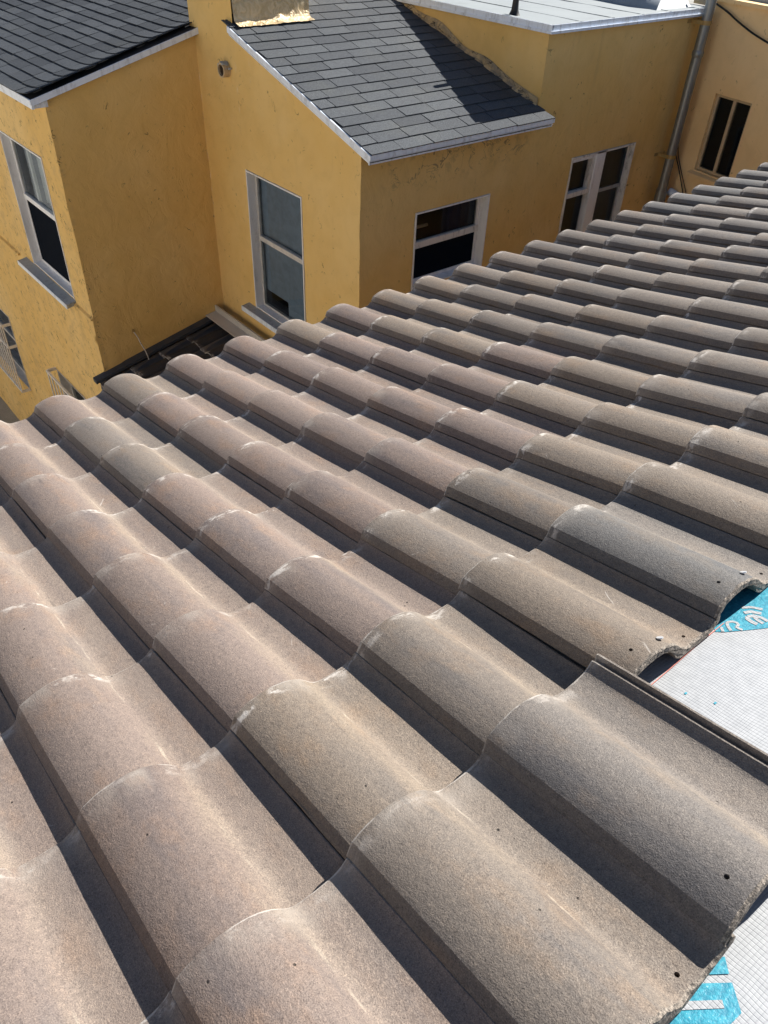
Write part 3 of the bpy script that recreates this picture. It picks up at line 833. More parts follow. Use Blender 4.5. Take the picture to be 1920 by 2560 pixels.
for i in range(24):
    x0, x1 = -4.19 - 9.8 * (i / 24) ** 2, -4.19 - 9.8 * ((i + 1) / 24) ** 2
    l0, l1 = edge_lift(-4.195 - x0), edge_lift(-4.195 - x1)
    y1 = 3.116 if x1 > -4.34 else 7.0
    for ya, yb in ((RY0 - 0.004, 3.116), (3.116, 7.0)):
        if ya > 3 and x0 > -4.33: continue
        d.quad((x0, ya, zl(ya) - 0.001 + l0 * 0), (x1, ya, zl(ya) - 0.001), (x1, yb, zl(yb) - 0.001), (x0, yb, zl(yb) - 0.001))
d.quad((-4.2, RY0, RZ0 - 0.05), (-14, RY0, RZ0 - 0.05), (-14, 7.0, zl(7) - 0.05), (-4.2, 7.0, zl(7) - 0.05))
d.build('roof_felt', M['felt'], yh, fixn=False)
def lim_l(s):
    y = RY0 + s * cl
    r_ = random.Random(int(s * 1000))
    lo = 0.012 if y < 2.1 else (0.03 + 0.05 * min(1, (y - 2.1) / 0.6) + r_.uniform(0, 0.02))
    if y > 3.10: lo = 0.155
    return (lo, 9.5)
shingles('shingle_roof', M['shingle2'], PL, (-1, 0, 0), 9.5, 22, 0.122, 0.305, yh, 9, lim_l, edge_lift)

# metal edges ---------------------------------------------------------------
d = MB()
d.box((EX0 - 0.006, 3.050, EZ0 - 0.034), (EX0 + 0.008, 5.042, EZ0 + 0.002))
d.box((EX0 - 0.020, 3.056, EZ0 - 0.066), (EX0 - 0.008, 5.036, EZ0 - 0.030))
d.build('drip_edge', M['fascia'], yh)
d = MB()
x1 = -3.58
d.hexa([(EX0 - 0.006, 3.050, EZ0 - 0.040), (x1, 3.050, zr(x1) - 0.040), (x1, 3.062, zr(x1) - 0.040), (EX0 - 0.006, 3.062, EZ0 - 0.040),
        (EX0 - 0.006, 3.050, EZ0 + 0.004), (x1, 3.050, zr(x1) + 0.004), (x1, 3.062, zr(x1) + 0.004), (EX0 - 0.006, 3.062, EZ0 + 0.004)])
d.hexa([(EX0 - 0.02, 3.064, EZ0 - 0.062), (x1, 3.064, zr(x1) - 0.060), (x1, 3.110, zr(x1) - 0.060), (EX0 - 0.02, 3.110, EZ0 - 0.062),
        (EX0 - 0.02, 3.064, EZ0 - 0.012), (x1, 3.064, zr(x1) - 0.012), (x1, 3.110, zr(x1) - 0.012), (EX0 - 0.02, 3.110, EZ0 - 0.012)])
d.build('rake_edge', M['fascia'], yh)
d = MB(); ya, yb = RY0 - 0.006, 3.12
d.hexa([(-4.190, ya, zl(ya) - 0.042), (-4.178, ya, zl(ya) - 0.042), (-4.178, yb, zl(yb) - 0.042), (-4.190, yb, zl(yb) - 0.042),
        (-4.190, ya, zl(ya) + 0.004), (-4.178, ya, zl(ya) + 0.004), (-4.178, yb, zl(yb) + 0.004), (-4.190, yb, zl(yb) + 0.004)])
d.build('rake_edge', M['fascia'], yh)
d = MB()
d.box((-14, RY0 - 0.012, RZ0 - 0.036), (-4.180, RY0, RZ0 + 0.002))
d.box((-14, RY0 - 0.002, RZ0 - 0.070), (-4.20, RY0 + 0.02, RZ0 - 0.030))
d.box((-4.40, RY0 + 0.022, RZ0 - 0.066), (-4.205, 1.71, RZ0 - 0.010))
d.build('drip_edge', M['fascia'], yh)

# chimney -------------------------------------------------------------------
ch = MB()
ch.quad((-4.33, 3.118, 0.3), (-4.33, 3.9, 0.3), (-4.33, 3.9, 1.75), (-4.33, 3.118, 1.75))
ch.quad((-4.33, 3.118, 0.3), (-4.25, 3.118, 0.3), (-4.25, 3.118, 1.75), (-4.33, 3.118, 1.75))
ch.quad((-4.33, 3.9, 0.3), (-3.6, 3.86, 0.3), (-3.6, 3.86, 1.75), (-4.33, 3.9, 1.75))
ch.quad((-4.33, 3.118, 1.75), (-3.6, 3.118, 1.75), (-3.6, 3.86, 1.75), (-4.33, 3.9, 1.75))
cho = ch.build('chimney', M['stucco'], yh)
gd = MB(); NYg, NZg = 40, 60
def gp(i, j):
    y = 3.122 + (3.865 - 3.122) * i / NYg
    s = 1.35 * j / NZg - 0.075
    if s < 0: p = V3((-3.585 - s * 1.0, y, zr(-3.585 - s) + 0.016))         # apron lapping on to the shingles
    else: p = V3((-3.588, y, zr(-3.588) + 0.016 + s))
    q = noise.noise(p * 7.0) * 0.010 + abs(noise.noise(p * 16.0 + V3((3, 1, 0)))) * 0.008
    e = 0.018 * noise.noise(V3((y * 12, 0, 4))) if j == 0 else 0
    return p + V3((0.010 * max(0, 1 - abs(s) / 0.06) + q + e, 0, (q + 0.004) if s < 0 else 0))
for i in range(NYg):
    for j in range(NZg):
        gd.quad(gp(i, j), gp(i+1, j), gp(i+1, j+1), gp(i, j+1))
for j in range(NZg):
    gd.quad(gp(NYg, j), gp(NYg, j) + V3((-0.05, -0.002, 0)), gp(NYg, j+1) + V3((-0.05, -0.002, 0)), gp(NYg, j+1))
gd.build('chimney_flashing', M['gold'], cho, smooth=60, weld=True)

# mastic where the right roof dies into the wing
ms = MB(); NS, NW = 90, 10
def mp(i, j):
    s = 0.02 + 3.0 * i / NS
    x = EX0 - 0.17 - s * cr
    t = j / NW
    wr = 0.030 + 0.028 * noise.noise(V3((x * 4, 0, 0))); wu = 0.042 + 0.045 * noise.noise(V3((x * 3, 5, 0)))
    if t < 0.5: p = V3((x, 5.028 - wr * (1 - t * 2), zr(x) + 0.012 + 0.05 * t * t))
    else: p = V3((x, 5.020, zr(x) + 0.0245 + wu * (t * 2 - 1)))
    b = noise.noise(p * 9) * 0.012 + noise.noise(p * 26) * 0.006
    if t in (0.0, 1.0): b = -0.006
    return p + V3((0, -0.8 * b - 0.006, 0.8 * b))
for i in range(NS):
    for j in range(NW):
        ms.quad(mp(i, j), mp(i+1, j), mp(i+1, j+1), mp(i, j+1))
ms.build('mastic_seam', M['mastic'], yh, smooth=60, weld=True)

# flat roof of the wing ------------------------------------------------------
fl = MB(); nx, ny = 40, 24
def fp(i, j):
    x = -1.87 - 6.0 * i / nx; y = 5.02 + (7.32 - 5.02) * j / ny
    h = 0.005 * noise.noise(V3((x * 3, y * 3, 0)))
    if i == 0 or j == 0: h = 0.0
    return V3((x, y, 0.706 + h))
for i in range(nx):
    for j in range(ny):
        fl.quad(fp(i, j), fp(i+1, j), fp(i+1, j+1), fp(i, j+1))
# lap seams of the cap sheet
rn = random.Random(3)
for k in range(5):
    y = 5.42 + 0.42 * k
    for i in range(26):
        x0 = -1.9 - i * 0.2; dz = rn.uniform(0.001, 0.004)
        fl.box((x0 - 0.2, y - 0.006, 0.704), (x0 - 0.002, y + 0.016, 0.7085 + dz * 0.5))
fl.build('flat_roof', M['flat'], yh, smooth=40)
d = MB()
d.box((-1.872, 5.010, 0.668), (-1.858, 7.30, 0.713)); d.box((-1.866, 5.014, 0.652), (-1.845, 7.30, 0.672))
d.box((-7.5, 5.004, 0.668), (-1.858, 5.018, 0.713)); d.box((-7.5, 4.992, 0.652), (-1.848, 5.012, 0.672))
d.build('roof_edge', M['fascia'], yh)
d = MB()
for i in range(30):                                                     # curled lip of membrane over the metal edge
    y0 = 5.03 + 2.2 * i / 30; y1 = y0 + 2.2 / 30
    a_, b_ = 0.010 * noise.noise(V3((0, y0 * 5, 1))) , 0.010 * noise.noise(V3((0, y1 * 5, 1)))
    d.quad((-1.862 - 0.03, y0, 0.716), (-1.862 - 0.03, y1, 0.716), (-1.868 + b_, y1, 0.7175), (-1.868 + a_, y0, 0.7175))
for i in range(60):
    x0 = -1.9 - 5.0 * i / 60; x1 = x0 - 5.0 / 60
    a_, b_ = 0.010 * noise.noise(V3((x0 * 5, 0, 3))) , 0.010 * noise.noise(V3((x1 * 5, 0, 3)))
    d.quad((x0, 5.05, 0.716), (x1, 5.05, 0.716), (x1, 5.016 + b_, 0.7175), (x0, 5.016 + a_, 0.7175))
d.build('membrane_lip', M['flat'], yh, fixn=False)
# raised curb at the back of the flat roof
d = MB()
C0 = [(-6.5, 6.72), (-2.56, 6.633), (-2.004, 6.595), (-1.975, 7.13)]
for (a, b) in zip(C0[:-1], C0[1:]):
    pass
d.quad((-6.5, 6.72, 0.70), (-2.30, 6.61, 0.70), (-2.28, 6.70, 0.83), (-6.5, 6.80, 0.86))
d.quad((-2.30, 6.61, 0.70), (-2.004, 6.595, 0.70), (-2.07, 6.74, 0.80), (-2.28, 6.70, 0.83))
d.quad((-2.004, 6.595, 0.70), (-1.975, 7.13, 0.70), (-2.02, 7.12, 0.735), (-2.07, 6.74, 0.80))
d.quad((-6.5, 6.80, 0.86), (-2.28, 6.70, 0.83), (-2.07, 6.74, 0.80), (-2.02, 7.12, 0.735), (-2.2, 7.32, 0.80), (-6.5, 7.32, 0.86))
d.build('roof_curb', M['curb'], yh, smooth=50, weld=True)
d = MB()
d.tube([(-2.398, 5.135, 0.700), (-2.398, 5.135, 0.716), (-2.398, 5.135, 0.745), (-2.398, 5.135, 0.80), (-2.398, 5.135, 0.93)], [0.055, 0.042, 0.030, 0.026, 0.025], 14)
d.build('roof_vent', M['black'], yh, smooth=50)

# round vent stub on the gable
d = MB(); n = 20
for k in range(n):
    t0, t1 = 2 * pi * k / n, 2 * pi * (k + 1) / n
    for ra, rb, ya, yb in ((0.056, 0.056, 3.12, 3.050), (0.056, 0.044, 3.050, 3.050), (0.044, 0.044, 3.050, 3.10)):
        d.quad((-3.735 + ra * cos(t0), ya, 0.262 + ra * sin(t0)), (-3.735 + ra * cos(t1), ya, 0.262 + ra * sin(t1)),
               (-3.735 + rb * cos(t1), yb, 0.262 + rb * sin(t1)), (-3.735 + rb * cos(t0), yb, 0.262 + rb * sin(t0)))
vent = d.build('wall_vent', M['tan'], yh, smooth=40, weld=True)
d = MB()
d.quad(*[(-3.735 + 0.045 * cos(2 * pi * k / 20), 3.075, 0.262 + 0.045 * sin(2 * pi * k / 20)) for k in range(20)])
for k in range(-3, 4):
    hh = math.sqrt(max(0, 0.043 ** 2 - (k * 0.012) ** 2)); d.box((-3.735 + k * 0.012 - 0.0015, 3.066, 0.262 - hh), (-3.735 + k * 0.012 + 0.0015, 3.073, 0.262 + hh))
d.build('vent_screen', mat_plain('brown_screen', (0.10, 0.062, 0.035), 0.8), vent)
d = MB()
for k in range(60):
    p = V3((rn.gauss(0, 0.028), rn.uniform(-0.05, 0.0), 0)); 
    zt = 0.262 + math.sqrt(max(0.0003, 0.057 ** 2 - p.x ** 2))
    r = rn.uniform(0.004, 0.011); d.box((-3.735 + p.x - r, 3.105 + p.y - r, zt - r * 0.5), (-3.735 + p.x + r, 3.105 + p.y + r, zt + r * 0.7))
d.build('dried_mortar', M['sill'], vent)

# windows ---------------------------------------------------------------------
class Win:
    """window in an opening; local axes: a along the wall, z up, d inward"""
    def __init__(s, name, axis, const, inward, a0, a1, z0, z1, depth, parent):
        s.ax, s.c, s.inw = axis, const, inward; s.a0, s.a1, s.z0, s.z1, s.dep = a0, a1, z0, z1, depth; s.par = parent
    def P(s, a, z, d):
        c = s.c + s.inw * d
        return (c, a, z) if s.ax == 'x' else (a, c, z)
    def bar(s, mb, a0, a1, z0, z1, d0, d1):
        mb.hexa([s.P(a0, z0, d0), s.P(a1, z0, d0), s.P(a1, z0, d1), s.P(a0, z0, d1), s.P(a0, z1, d0), s.P(a1, z1, d0), s.P(a1, z1, d1), s.P(a0, z1, d1)])
    def frame(s, mat, fw=0.04, liner=0.012, lip=0.006, linmat=None):
        mb = MB(); D = s.dep; t = liner
        # painted liner of the reveal, standing slightly proud of the stucco
        s.bar(mb, s.a0 + 0.004, s.a0 + 0.004 + t, s.z0, s.z1, -lip, D + 0.03); s.bar(mb, s.a1 - t - 0.004, s.a1 - 0.004, s.z0, s.z1, -lip, D + 0.03)
        s.bar(mb, s.a0 + 0.004 + t, s.a1 - t - 0.004, s.z1 - t - 0.004, s.z1 - 0.004, -lip, D + 0.03)
        s.bar(mb, s.a0 + 0.004 + t, s.a1 - t - 0.004, s.z0 + 0.002, s.z0 + 0.002 + t, 0, D + 0.03)
        w = s.win = mb.build('window', mat, s.par)
        mb = MB()
        A0, A1, Z0, Z1 = s.a0 + t + 0.005, s.a1 - t - 0.005, s.z0 + t + 0.003, s.z1 - t - 0.005
        s.bar(mb, A0, A0 + fw, Z0, Z1, D, D + 0.028); s.bar(mb, A1 - fw, A1, Z0, Z1, D, D + 0.028)
        s.bar(mb, A0 + fw, A1 - fw, Z1 - fw, Z1, D, D + 0.028); s.bar(mb, A0 + fw, A1 - fw, Z0, Z0 + fw, D, D + 0.028)
        mb.build('sash_frame', linmat or mat, w)
        return w
    def rail(s, a0, a1, zc, h, mat, d0=None, d1=None, name='meeting_rail'):
        mb = MB(); D = s.dep
        s.bar(mb, a0, a1, zc - h / 2, zc + h / 2, D - 0.012 if d0 is None else d0, D + 0.03 if d1 is None else d1)
        return mb.build(name, mat, s.win)
    def pane(s, a0, a1, z0, z1, d, mat, name='pane'):
        mb = MB(); mb.quad(s.P(a0, z0, d), s.P(a1, z0, d), s.P(a1, z1, d), s.P(a0, z1, d))
        return mb.build(name, mat, s.win, fixn=False)
    def cloth(s, a0, a1, z0, z1, d, mat, name='curtain', amp=0.008, n=30):
        mb = MB()
        for i in range(n):
            p, q = a0 + (a1 - a0) * i / n, a0 + (a1 - a0) * (i + 1) / n
            dp, dq = d + amp * sin(i * 1.1), d + amp * sin((i + 1) * 1.1)
            mb.quad(s.P(p, z0, dp), s.P(q, z0, dq), s.P(q, z1, dq), s.P(p, z1, dp))
        return mb.build(name, mat, s.win, smooth=80, weld=True)
    def room(s, mat, deep=0.6):
        mb = MB(); a0, a1, z0, z1 = s.a0 - 0.3, s.a1 + 0.3, s.z0 - 0.3, s.z1 + 0.15; d0, d1 = s.dep + 0.035, s.dep + deep
        c = [s.P(a0, z0, d0), s.P(a1, z0, d0), s.P(a1, z1, d0), s.P(a0, z1, d0), s.P(a0, z0, d1), s.P(a1, z0, d1), s.P(a1, z1, d1), s.P(a0, z1, d1)]
        for f in ((4,5,6,7), (0,1,5,4), (3,2,6,7), (0,3,7,4), (1,2,6,5)): mb.quad(*[c[k] for k in f])
        return mb.build('room_interior', mat, s.win)
    def sill(s, mat, a0, a1, proj, zt, th=0.035, slope=0.02, topmat=None):
        mb = MB()
        mb.hexa([s.P(a0, zt - th - slope, -proj), s.P(a1, zt - th - slope, -proj), s.P(a1, zt - th, s.dep * 0.9), s.P(a0, zt - th, s.dep * 0.9),
                 s.P(a0, zt - slope, -proj), s.P(a1, zt - slope, -proj), s.P(a1, zt, s.dep * 0.9), s.P(a0, zt, s.dep * 0.9)])
        o = mb.build('sill', topmat or mat, s.win)
        mb = MB()
        mb.hexa([s.P(a0 - 0.003, zt - th - slope - 0.004, -proj - 0.006), s.P(a1 + 0.003, zt - th - slope - 0.004, -proj - 0.006), s.P(a1 + 0.003, zt - th - slope - 0.004, -proj), s.P(a0 - 0.003, zt - th - slope - 0.004, -proj),
                 s.P(a0 - 0.003, zt - slope + 0.002, -proj - 0.006), s.P(a1 + 0.003, zt - slope + 0.002, -proj - 0.006), s.P(a1 + 0.003, zt - slope + 0.002, -proj), s.P(a0 - 0.003, zt - slope + 0.002, -proj)])
        mb.build('sill_nosing', mat, s.win)
        return o

# upper bay window (left)
W = Win('w', 'y', 1.70, 1, -5.75, -4.66, -1.79, -0.45, 0.075, yh)
W.frame(M['trim'], 0.035)
W.rail(-5.70, -4.69, -1.075, 0.050, M['trim'])
W.pane(-5.70, -4.69, -1.05, -0.49, 0.088, M['glass']); W.pane(-5.70, -4.69, -1.75, -1.10, 0.080, M['screen'], 'insect_screen')
W.cloth(-5.33, -4.55, -1.06, -0.42, 0.16, M['lace'], 'curtain', 0.012)
W.rail(-5.40, -5.355, -0.78, 0.56, M['oldtrim'], 0.10, 0.125, 'window_mullion')
W.room(M['room'], 0.7)
W.sill(M['fascia'], -5.98, -4.645, 0.10, -1.785, 0.04, 0.03, M['sill'])
W.win['label'] = 'white framed sash window with pale lace behind its upper pane'
# barred windows low on the bay
def bars(W, a0, a1, z0, z1, off, cross, spacing, side):
    mb = MB(); r = 0.009
    n = int(round((a1 - a0) / spacing))
    for k in range(n + 1):
        a = a0 + (a1 - a0) * k / n
        mb.tube([W.P(a, z0, -off), W.P(a, z1, -off)], r, 6)
    for zz in cross:
        W.bar(mb, a0 - 0.014, a1 + 0.014, zz - 0.013, zz + 0.013, -off - 0.011, -off + 0.011)
    for a in (a0 - 0.004, a1 + 0.004):
        for zz in cross: W.bar(mb, a - 0.008, a + 0.008, zz - 0.018, zz + 0.018, -off + 0.012, -0.004)
    return mb.build('security_bars', M['iron'], W.win, smooth=40)
W = Win('w', 'y', 1.684, 1, -9.1, -7.55, -4.28, -3.14, 0.10, yh)
W.frame(M['alu'], 0.03); W.pane(-9.0, -7.6, -4.24, -3.18, 0.112, M['glass']); W.cloth(-9.0, -7.58, -4.2, -3.15, 0.2, M['navy'], 'curtain', 0.02); W.room(M['room'])
W.rail(-9.05, -7.58, -3.70, 0.04, M['alu'])
bars(W, -9.05, -7.55, -4.26, -3.22, 0.115, (-4.25, -3.56, -3.24), 0.115, 1)
W.win['label'] = 'low window with tall white iron bars at the left frame edge'
W = Win('w', 'y', 1.684, 1, -5.93, -4.85, -4.35, -3.16, 0.10, yh)
W.frame(M['alu'], 0.03); W.pane(-5.9, -4.88, -4.3, -3.2, 0.112, M['glass']); W.room(M['room'])
bars(W, -5.94, -4.86, -4.3, -3.15, 0.115, (-4.28, -3.16), 0.12, 1)
W.win['label'] = 'low barred window half hidden behind the tile eave'
# gable window
W = Win('w', 'y', 3.116, 1, -3.56, -2.68, -1.83, -0.50, 0.078, yh)
W.frame(M['trim'], 0.022, 0.012, 0.008, M['alu'])
W.rail(-3.52, -2.70, -1.12, 0.045, M['alu'])
W.pane(-3.53, -2.70, -1.10, -0.52, 0.094, M['glass']); W.pane(-3.53, -2.70, -1.80, -1.14, 0.086, M['glass'])
W.cloth(-3.55, -2.68, -1.66, -0.48, 0.125, M['shade'], 'blind', 0.0004, 12); W.cloth(-3.16, -2.68, -1.83, -1.66, 0.125, M['shade'], 'blind', 0.001, 6)
W.room(M['room'])
W.sill(M['fascia'], -3.70, -2.64, 0.085, -1.822, 0.045, 0.022, M['sill'])
W.win['label'] = 'white framed sash window with blue grey blind on the gable'
# eave wall window
W = Win('w', 'x', -1.90, -1, *W3, 0.09, yh)
W.frame(M['trim'], 0.028)
W.rail(3.71, 4.54, -0.835, 0.055, M['oldtrim'])
W.pane(3.71, 4.54, -0.82, -0.53, 0.105, M['glass']); W.pane(3.71, 4.54, -1.16, -0.85, 0.098, M['screen'], 'insect_screen')
W.cloth(4.16, 4.60, -0.86, -0.45, 0.17, M['navy'], 'curtain', 0.02, 24); W.room(M['room'])
mb = MB(); mb.tube([(-2.10, 3.60, -0.735), (-2.10, 4.02, -0.735)], 0.013, 10); mb.build('curtain_rod', M['tan'], W.win, smooth=40)
W.win['label'] = 'wide dark sash window with a curtain rod inside, under the shingle eave'
# double window of the wing
W = Win('w', 'x', -1.90, -1, *W4, 0.05, yh)
W.frame(M['oldtrim'], 0.014, 0.016, 0.010)
W.rail(5.990, 6.125, -0.84, 0.90, M['trim'], -0.010, 0.075, 'window_mullion')
W.rail(5.64, 5.990, -0.745, 0.045, M['oldtrim'], 0.004, 0.07); W.rail(6.125, 6.57, -0.80, 0.035, M['sill'], 0.05, 0.075)
W.rail(5.64, 5.990, -0.415, 0.04, M['trim'], 0.0, 0.06, 'sash_rail'); W.rail(5.950, 5.990, -0.58, 0.29, M['oldtrim'], 0.004, 0.06, 'sash_rail')
W.pane(5.65, 5.97, -0.73, -0.42, 0.055, M['glass']); W.pane(5.65, 5.99, -1.28, -0.76, 0.066, M['glass2'])
W.pane(6.12, 6.57, -0.80, -0.41, 0.055, M['glass2']); W.pane(6.12, 6.57, -1.28, -0.80, 0.066, M['glass'])
W.room(M['room2'], 0.5)
mb = MB(); mb.quad((-2.02, 6.10, -1.4), (-2.02, 6.75, -1.4), (-2.02, 6.75, -0.3), (-2.02, 6.10, -0.3)); mb.build('curtain', M['navy'], W.win)
W.win['label'] = 'weathered white double window beside the galvanised pipe'

# lower tiled roof in the corner ------------------------------------------------
LS = 0.2126
def zp(y): return -2.414 + LS * (y - 1.698)
d = MB()
d.hexa([(-4.25, 1.62, zp(1.62) - 0.16), (-2.0, 1.62, zp(1.62) - 0.16), (-2.0, 3.116, zp(3.116) - 0.16), (-4.25, 3.116, zp(3.116) - 0.16),
        (-4.25, 1.62, zp(1.62) - 0.075), (-2.0, 1.62, zp(1.62) - 0.075), (-2.0, 3.116, zp(3.116) - 0.075), (-4.25, 3.116, zp(3.116) - 0.075)])
d.box((-4.23, 1.80, GZ), (-2.1, 3.10, zp(1.62) - 0.16))
d.build('porch_roof', M['darkmetal'], yh)
d = MB()
d.hexa([(-4.245, 1.56, zp(1.56) - 0.03), (-4.165, 1.56, zp(1.56) - 0.03), (-4.165, 3.02, zp(3.02) - 0.03), (-4.245, 3.02, zp(3.02) - 0.03),
        (-4.245, 1.56, zp(1.56) + 0.012), (-4.165, 1.56, zp(1.56) + 0.0), (-4.165, 3.02, zp(3.02) + 0.0), (-4.245, 3.02, zp(3.02) + 0.012)])
d.build('wall_flashing', M['darkmetal'], yh)
d = MB()
d.hexa([(-4.245, 2.885, -2.136), (-1.92, 2.885, -2.136), (-1.92, 3.010, -2.124), (-4.245, 3.010, -2.124), (-4.245, 2.885, -2.126), (-1.92, 2.885, -2.126), (-1.92, 3.010, -2.112), (-4.245, 3.010, -2.112)])
d.box((-4.245, 3.006, -2.111), (-1.92, 3.024, -2.045))
d.build('metal_apron', M['apron'], yh)
us_ = V3((0, cos(math.atan(LS)), sin(math.atan(LS)))); nz_ = V3((1, 0, 0)).cross(us_); vd_ = V3((-1, 0, 0))
k = 0
names = []
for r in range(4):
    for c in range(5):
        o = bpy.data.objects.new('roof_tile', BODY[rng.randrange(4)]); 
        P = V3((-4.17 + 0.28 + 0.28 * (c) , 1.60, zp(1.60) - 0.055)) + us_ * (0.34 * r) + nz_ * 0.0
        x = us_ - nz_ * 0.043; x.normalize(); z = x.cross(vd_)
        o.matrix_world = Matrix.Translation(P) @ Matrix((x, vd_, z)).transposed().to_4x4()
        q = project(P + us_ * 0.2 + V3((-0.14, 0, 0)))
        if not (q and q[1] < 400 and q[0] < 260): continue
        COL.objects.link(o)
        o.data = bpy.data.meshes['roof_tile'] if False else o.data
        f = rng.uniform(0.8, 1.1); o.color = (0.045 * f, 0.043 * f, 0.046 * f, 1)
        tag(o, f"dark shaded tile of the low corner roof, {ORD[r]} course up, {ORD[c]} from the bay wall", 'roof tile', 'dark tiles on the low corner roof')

# unseen pale house, added behind the camera for pane reflections and bounce light
nh = empty('fill_house', (-3.0, -10.5, GZ), 'unseen pale stucco house added behind the viewer to bounce light', 'house')
d = MB(); d.box((-16, -14, GZ), (9, -7.5, 2.6)); d.build('wall', mat_stucco('cream_stucco', (0.58, 0.52, 0.42), (0.64, 0.58, 0.48), 0.2, 0.4), nh)
d = MB(); d.prism([(-16.4, -7.3, 2.55), (-16.4, -10.75, 3.9), (-16.4, -14.4, 2.55)], (25.8, 0, 0)); d.build('roof', M['tile_dark'], nh)

sh_ = empty('fill_garage', (-9.0, -5.5, GZ), 'unseen low white garage added behind the viewer to bounce light', 'garage')  # unseen block added to bounce sun onto the bay and gable walls
d = MB(); d.box((-18, -7.2, GZ), (-0.9, -4.6, -0.45)); d.build('wall', mat_stucco('white_stucco', (0.48, 0.45, 0.41), (0.54, 0.51, 0.46), 0.2, 0.4), sh_)
d = MB(); d.box((-18.1, -7.3, -0.445), (-0.8, -4.5, -0.35)); d.build('roof', M['flat'], sh_)

# conduit with straps -----------------------------------------------------------
PX, PY = -1.775, 7.095
d = MB()
d.tube([(PX, PY, -1.05), (PX, PY, 0.36), (PX, PY, 1.5)], 0.047, 20)
d.tube([(PX, PY, 0.330), (PX, PY, 0.345), (PX, PY, 0.375), (PX, PY, 0.39)], [0.0475, 0.0545, 0.0545, 0.0475], 20)
d.tube([(PX, PY, -0.90), (PX, PY, -0.885)], 0.051, 20)
vp = empty('vent_pipe', (PX, PY, -1.05), 'tall galvanised vent pipe strapped to the corner of the ochre wing', 'pipe')
d.build('pipe', M['galv'], vp, smooth=50)
d = MB()
d.tube([(PX, PY, -0.90), (PX, PY, -1.02), (PX + 0.02, PY, -1.08), (PX + 0.08, PY + 0.01, -1.10), (PX + 0.11, PY + 0.02, -1.08)], [0.058, 0.060, 0.062, 0.058, 0.05], 16)
d.build('elbow', M['galv'], vp, smooth=60)
d = MB()
d.tube([(PX + 0.10, PY + 0.02, -1.075), (PX + 0.16, PY + 0.03, -1.05)], 0.045, 16)
d.tube([(PX + 0.02, PY + 0.12, -0.93), (PX + 0.14, PY + 0.12, -0.96)], [0.04, 0.045], 16); d.tube([(PX + 0.14, PY + 0.12, -0.96), (PX + 0.24, PY + 0.10, -1.0)], 0.05, 16)
d.build('pipe_joint', M['fascia'], vp, smooth=60)
for zz in (0.613, -0.563):
    d = MB()
    for k in range(20):
        t0, t1 = 2 * pi * k / 20, 2 * pi * (k + 1) / 20
        d.quad((PX + 0.051 * cos(t0), PY + 0.051 * sin(t0), zz - 0.018), (PX + 0.051 * cos(t1), PY + 0.051 * sin(t1), zz - 0.018), (PX + 0.051 * cos(t1), PY + 0.051 * sin(t1), zz + 0.018), (PX + 0.051 * cos(t0), PY + 0.051 * sin(t0), zz + 0.018))
    d.box((PX - 0.13, PY - 0.056, zz - 0.016), (PX + 0.0, PY - 0.051, zz + 0.016))
    d.box((PX - 0.13, PY + 0.051, zz - 0.016), (PX + 0.0, PY + 0.056, zz + 0.016))
    d.box((-1.899, PY - 0.115, zz - 0.016), (-1.895, PY - 0.052, zz + 0.016))
    d.build('strap', M['bracket'], vp)

# far house ------------------------------------------------------------------------
fh = empty('peach_house', (0.5, 7.2, GZ), 'peach stucco house wall at the far right behind the vent pipe', 'house')
ANG = radians(-10); FD = V3((cos(ANG), sin(ANG), 0)); FN = V3((sin(ANG), -cos(ANG), 0)); F0 = V3((-1.9, 7.3, 0))
class FW(MB):
    pass
def to_far(mb):
    mb.v = [tuple(F0 + FD * p[0] - FN * p[1] + V3((0, 0, p[2]))) for p in mb.v]
    return mb
FWIN = (0.345, 0.785, -0.66, 0.045)
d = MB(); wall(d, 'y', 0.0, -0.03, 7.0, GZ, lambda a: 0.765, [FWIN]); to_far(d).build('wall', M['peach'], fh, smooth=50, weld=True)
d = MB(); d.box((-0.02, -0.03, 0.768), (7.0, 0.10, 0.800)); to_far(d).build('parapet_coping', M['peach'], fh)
d = MB(); d.box((-0.3, 0.105, 0.70), (7.0, 6.0, 0.83)); to_far(d).build('roof', M['curb'], fh)
def FP(a, dd, z): return (a, dd, z)
d = MB()
for (a0, a1, z0, z1) in ((0.347, 0.375, -0.656, 0.043), (0.757, 0.783, -0.656, 0.043), (0.375, 0.757, 0.018, 0.043), (0.375, 0.757, -0.656, -0.630), (0.553, 0.588, -0.630, 0.018)):
    d.box((a0, 0.030, z0), (a1, 0.060, z1))
fwn = to_far(d).build('window', M['tan'], fh)
for a0, a1 in ((0.375, 0.553), (0.588, 0.757)):
    d = MB(); d.quad((a0, 0.047, -0.63), (a1, 0.047, -0.63), (a1, 0.047, 0.018), (a0, 0.047, 0.018)); to_far(d).build('pane', M['glass2'], fwn, fixn=False)
d = MB(); d.box((0.25, 0.068, -0.8), (0.9, 0.6, 0.2)); to_far(d).build('room_interior', M['room'], fwn)
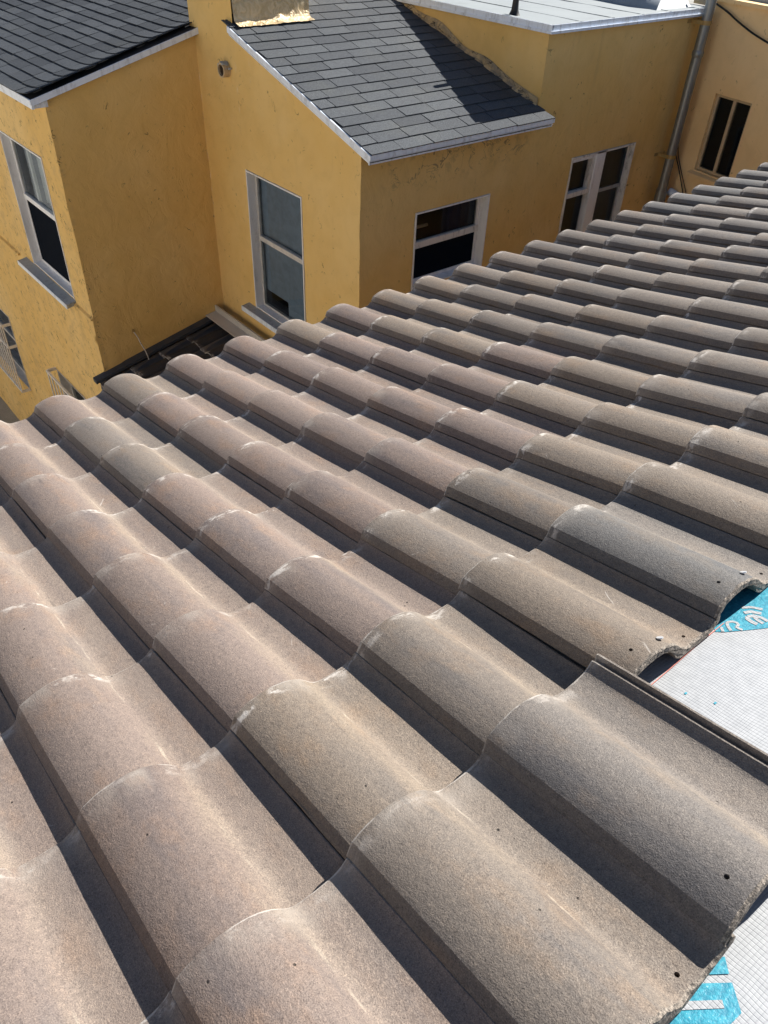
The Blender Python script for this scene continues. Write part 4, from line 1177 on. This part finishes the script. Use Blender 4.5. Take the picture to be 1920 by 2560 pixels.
d = MB(); d.hexa([(0.30, -0.05, -0.72), (0.84, -0.05, -0.72), (0.84, 0.03, -0.72), (0.30, 0.03, -0.72), (0.30, -0.05, -0.690), (0.84, -0.05, -0.690), (0.84, 0.03, -0.662), (0.30, 0.03, -0.662)])
to_far(d).build('sill', M['peach'], fwn)

# cables ----------------------------------------------------------------------------
def cable(name, pts, r, mat, label):
    P = [V3(p) for p in pts]; out = []
    for k in range(len(P) - 1):
        a, b, c, e = P[max(k-1, 0)], P[k], P[k+1], P[min(k+2, len(P)-1)]
        for i in range(6):
            t = i / 6
            out.append(0.5 * ((2*b) + (c-a)*t + (2*a - 5*b + 4*c - e)*t*t + (-a + 3*b - 3*c + e)*t*t*t))
    out.append(P[-1])
    d = MB(); d.tube(out, r, 8); o = d.build(name, mat, None, smooth=60, loc=out[0])
    return tag(o, label, 'cable')
def far_pt(a, z, dd=0.02): return F0 + FD * a + FN * dd + V3((0, 0, z))
cable('cable', [far_pt(-0.1, 0.84, 0.10), far_pt(0.06, 0.765, 0.05), far_pt(0.25, 0.705, 0.04), far_pt(0.45, 0.635, 0.05), far_pt(0.74, 0.553, 0.05), far_pt(1.6, 0.40, 0.12)], 0.0085, M['wire'], 'thick black cable sagging across the top of the peach wall')
cable('cable', [far_pt(0.02, -0.30, 0.02), far_pt(0.06, -0.54, 0.02), far_pt(0.18, -0.72, 0.02), far_pt(0.31, -0.92, 0.02), far_pt(0.40, -1.1, 0.02)], 0.0055, M['wire'], 'left of two thin dark wires on the peach wall beside the vent pipe')
cable('cable', [far_pt(0.04, -0.30, 0.02), far_pt(0.095, -0.54, 0.02), far_pt(0.21, -0.72, 0.02), far_pt(0.345, -0.90, 0.02), far_pt(0.44, -1.08, 0.02)], 0.0045, M['brownwire'], 'right of two thin wires on the peach wall, reddish brown')
wr_ = cable('cable', [(-4.252, 2.064, -2.066), (-4.20, 2.082, -2.121), (-4.17, 2.089, -2.175), (-4.13, 2.111, -2.263), (-4.10, 2.117, -2.345)], 0.005, M['whitewire'], 'short pale wire hanging from the ochre wall above the dark corner roof')
d = MB()
d.box((-4.25, 2.052, -2.076), (-4.236, 2.077, -2.051)); o = d.build('wire_staple', M['bracket'], wr_)
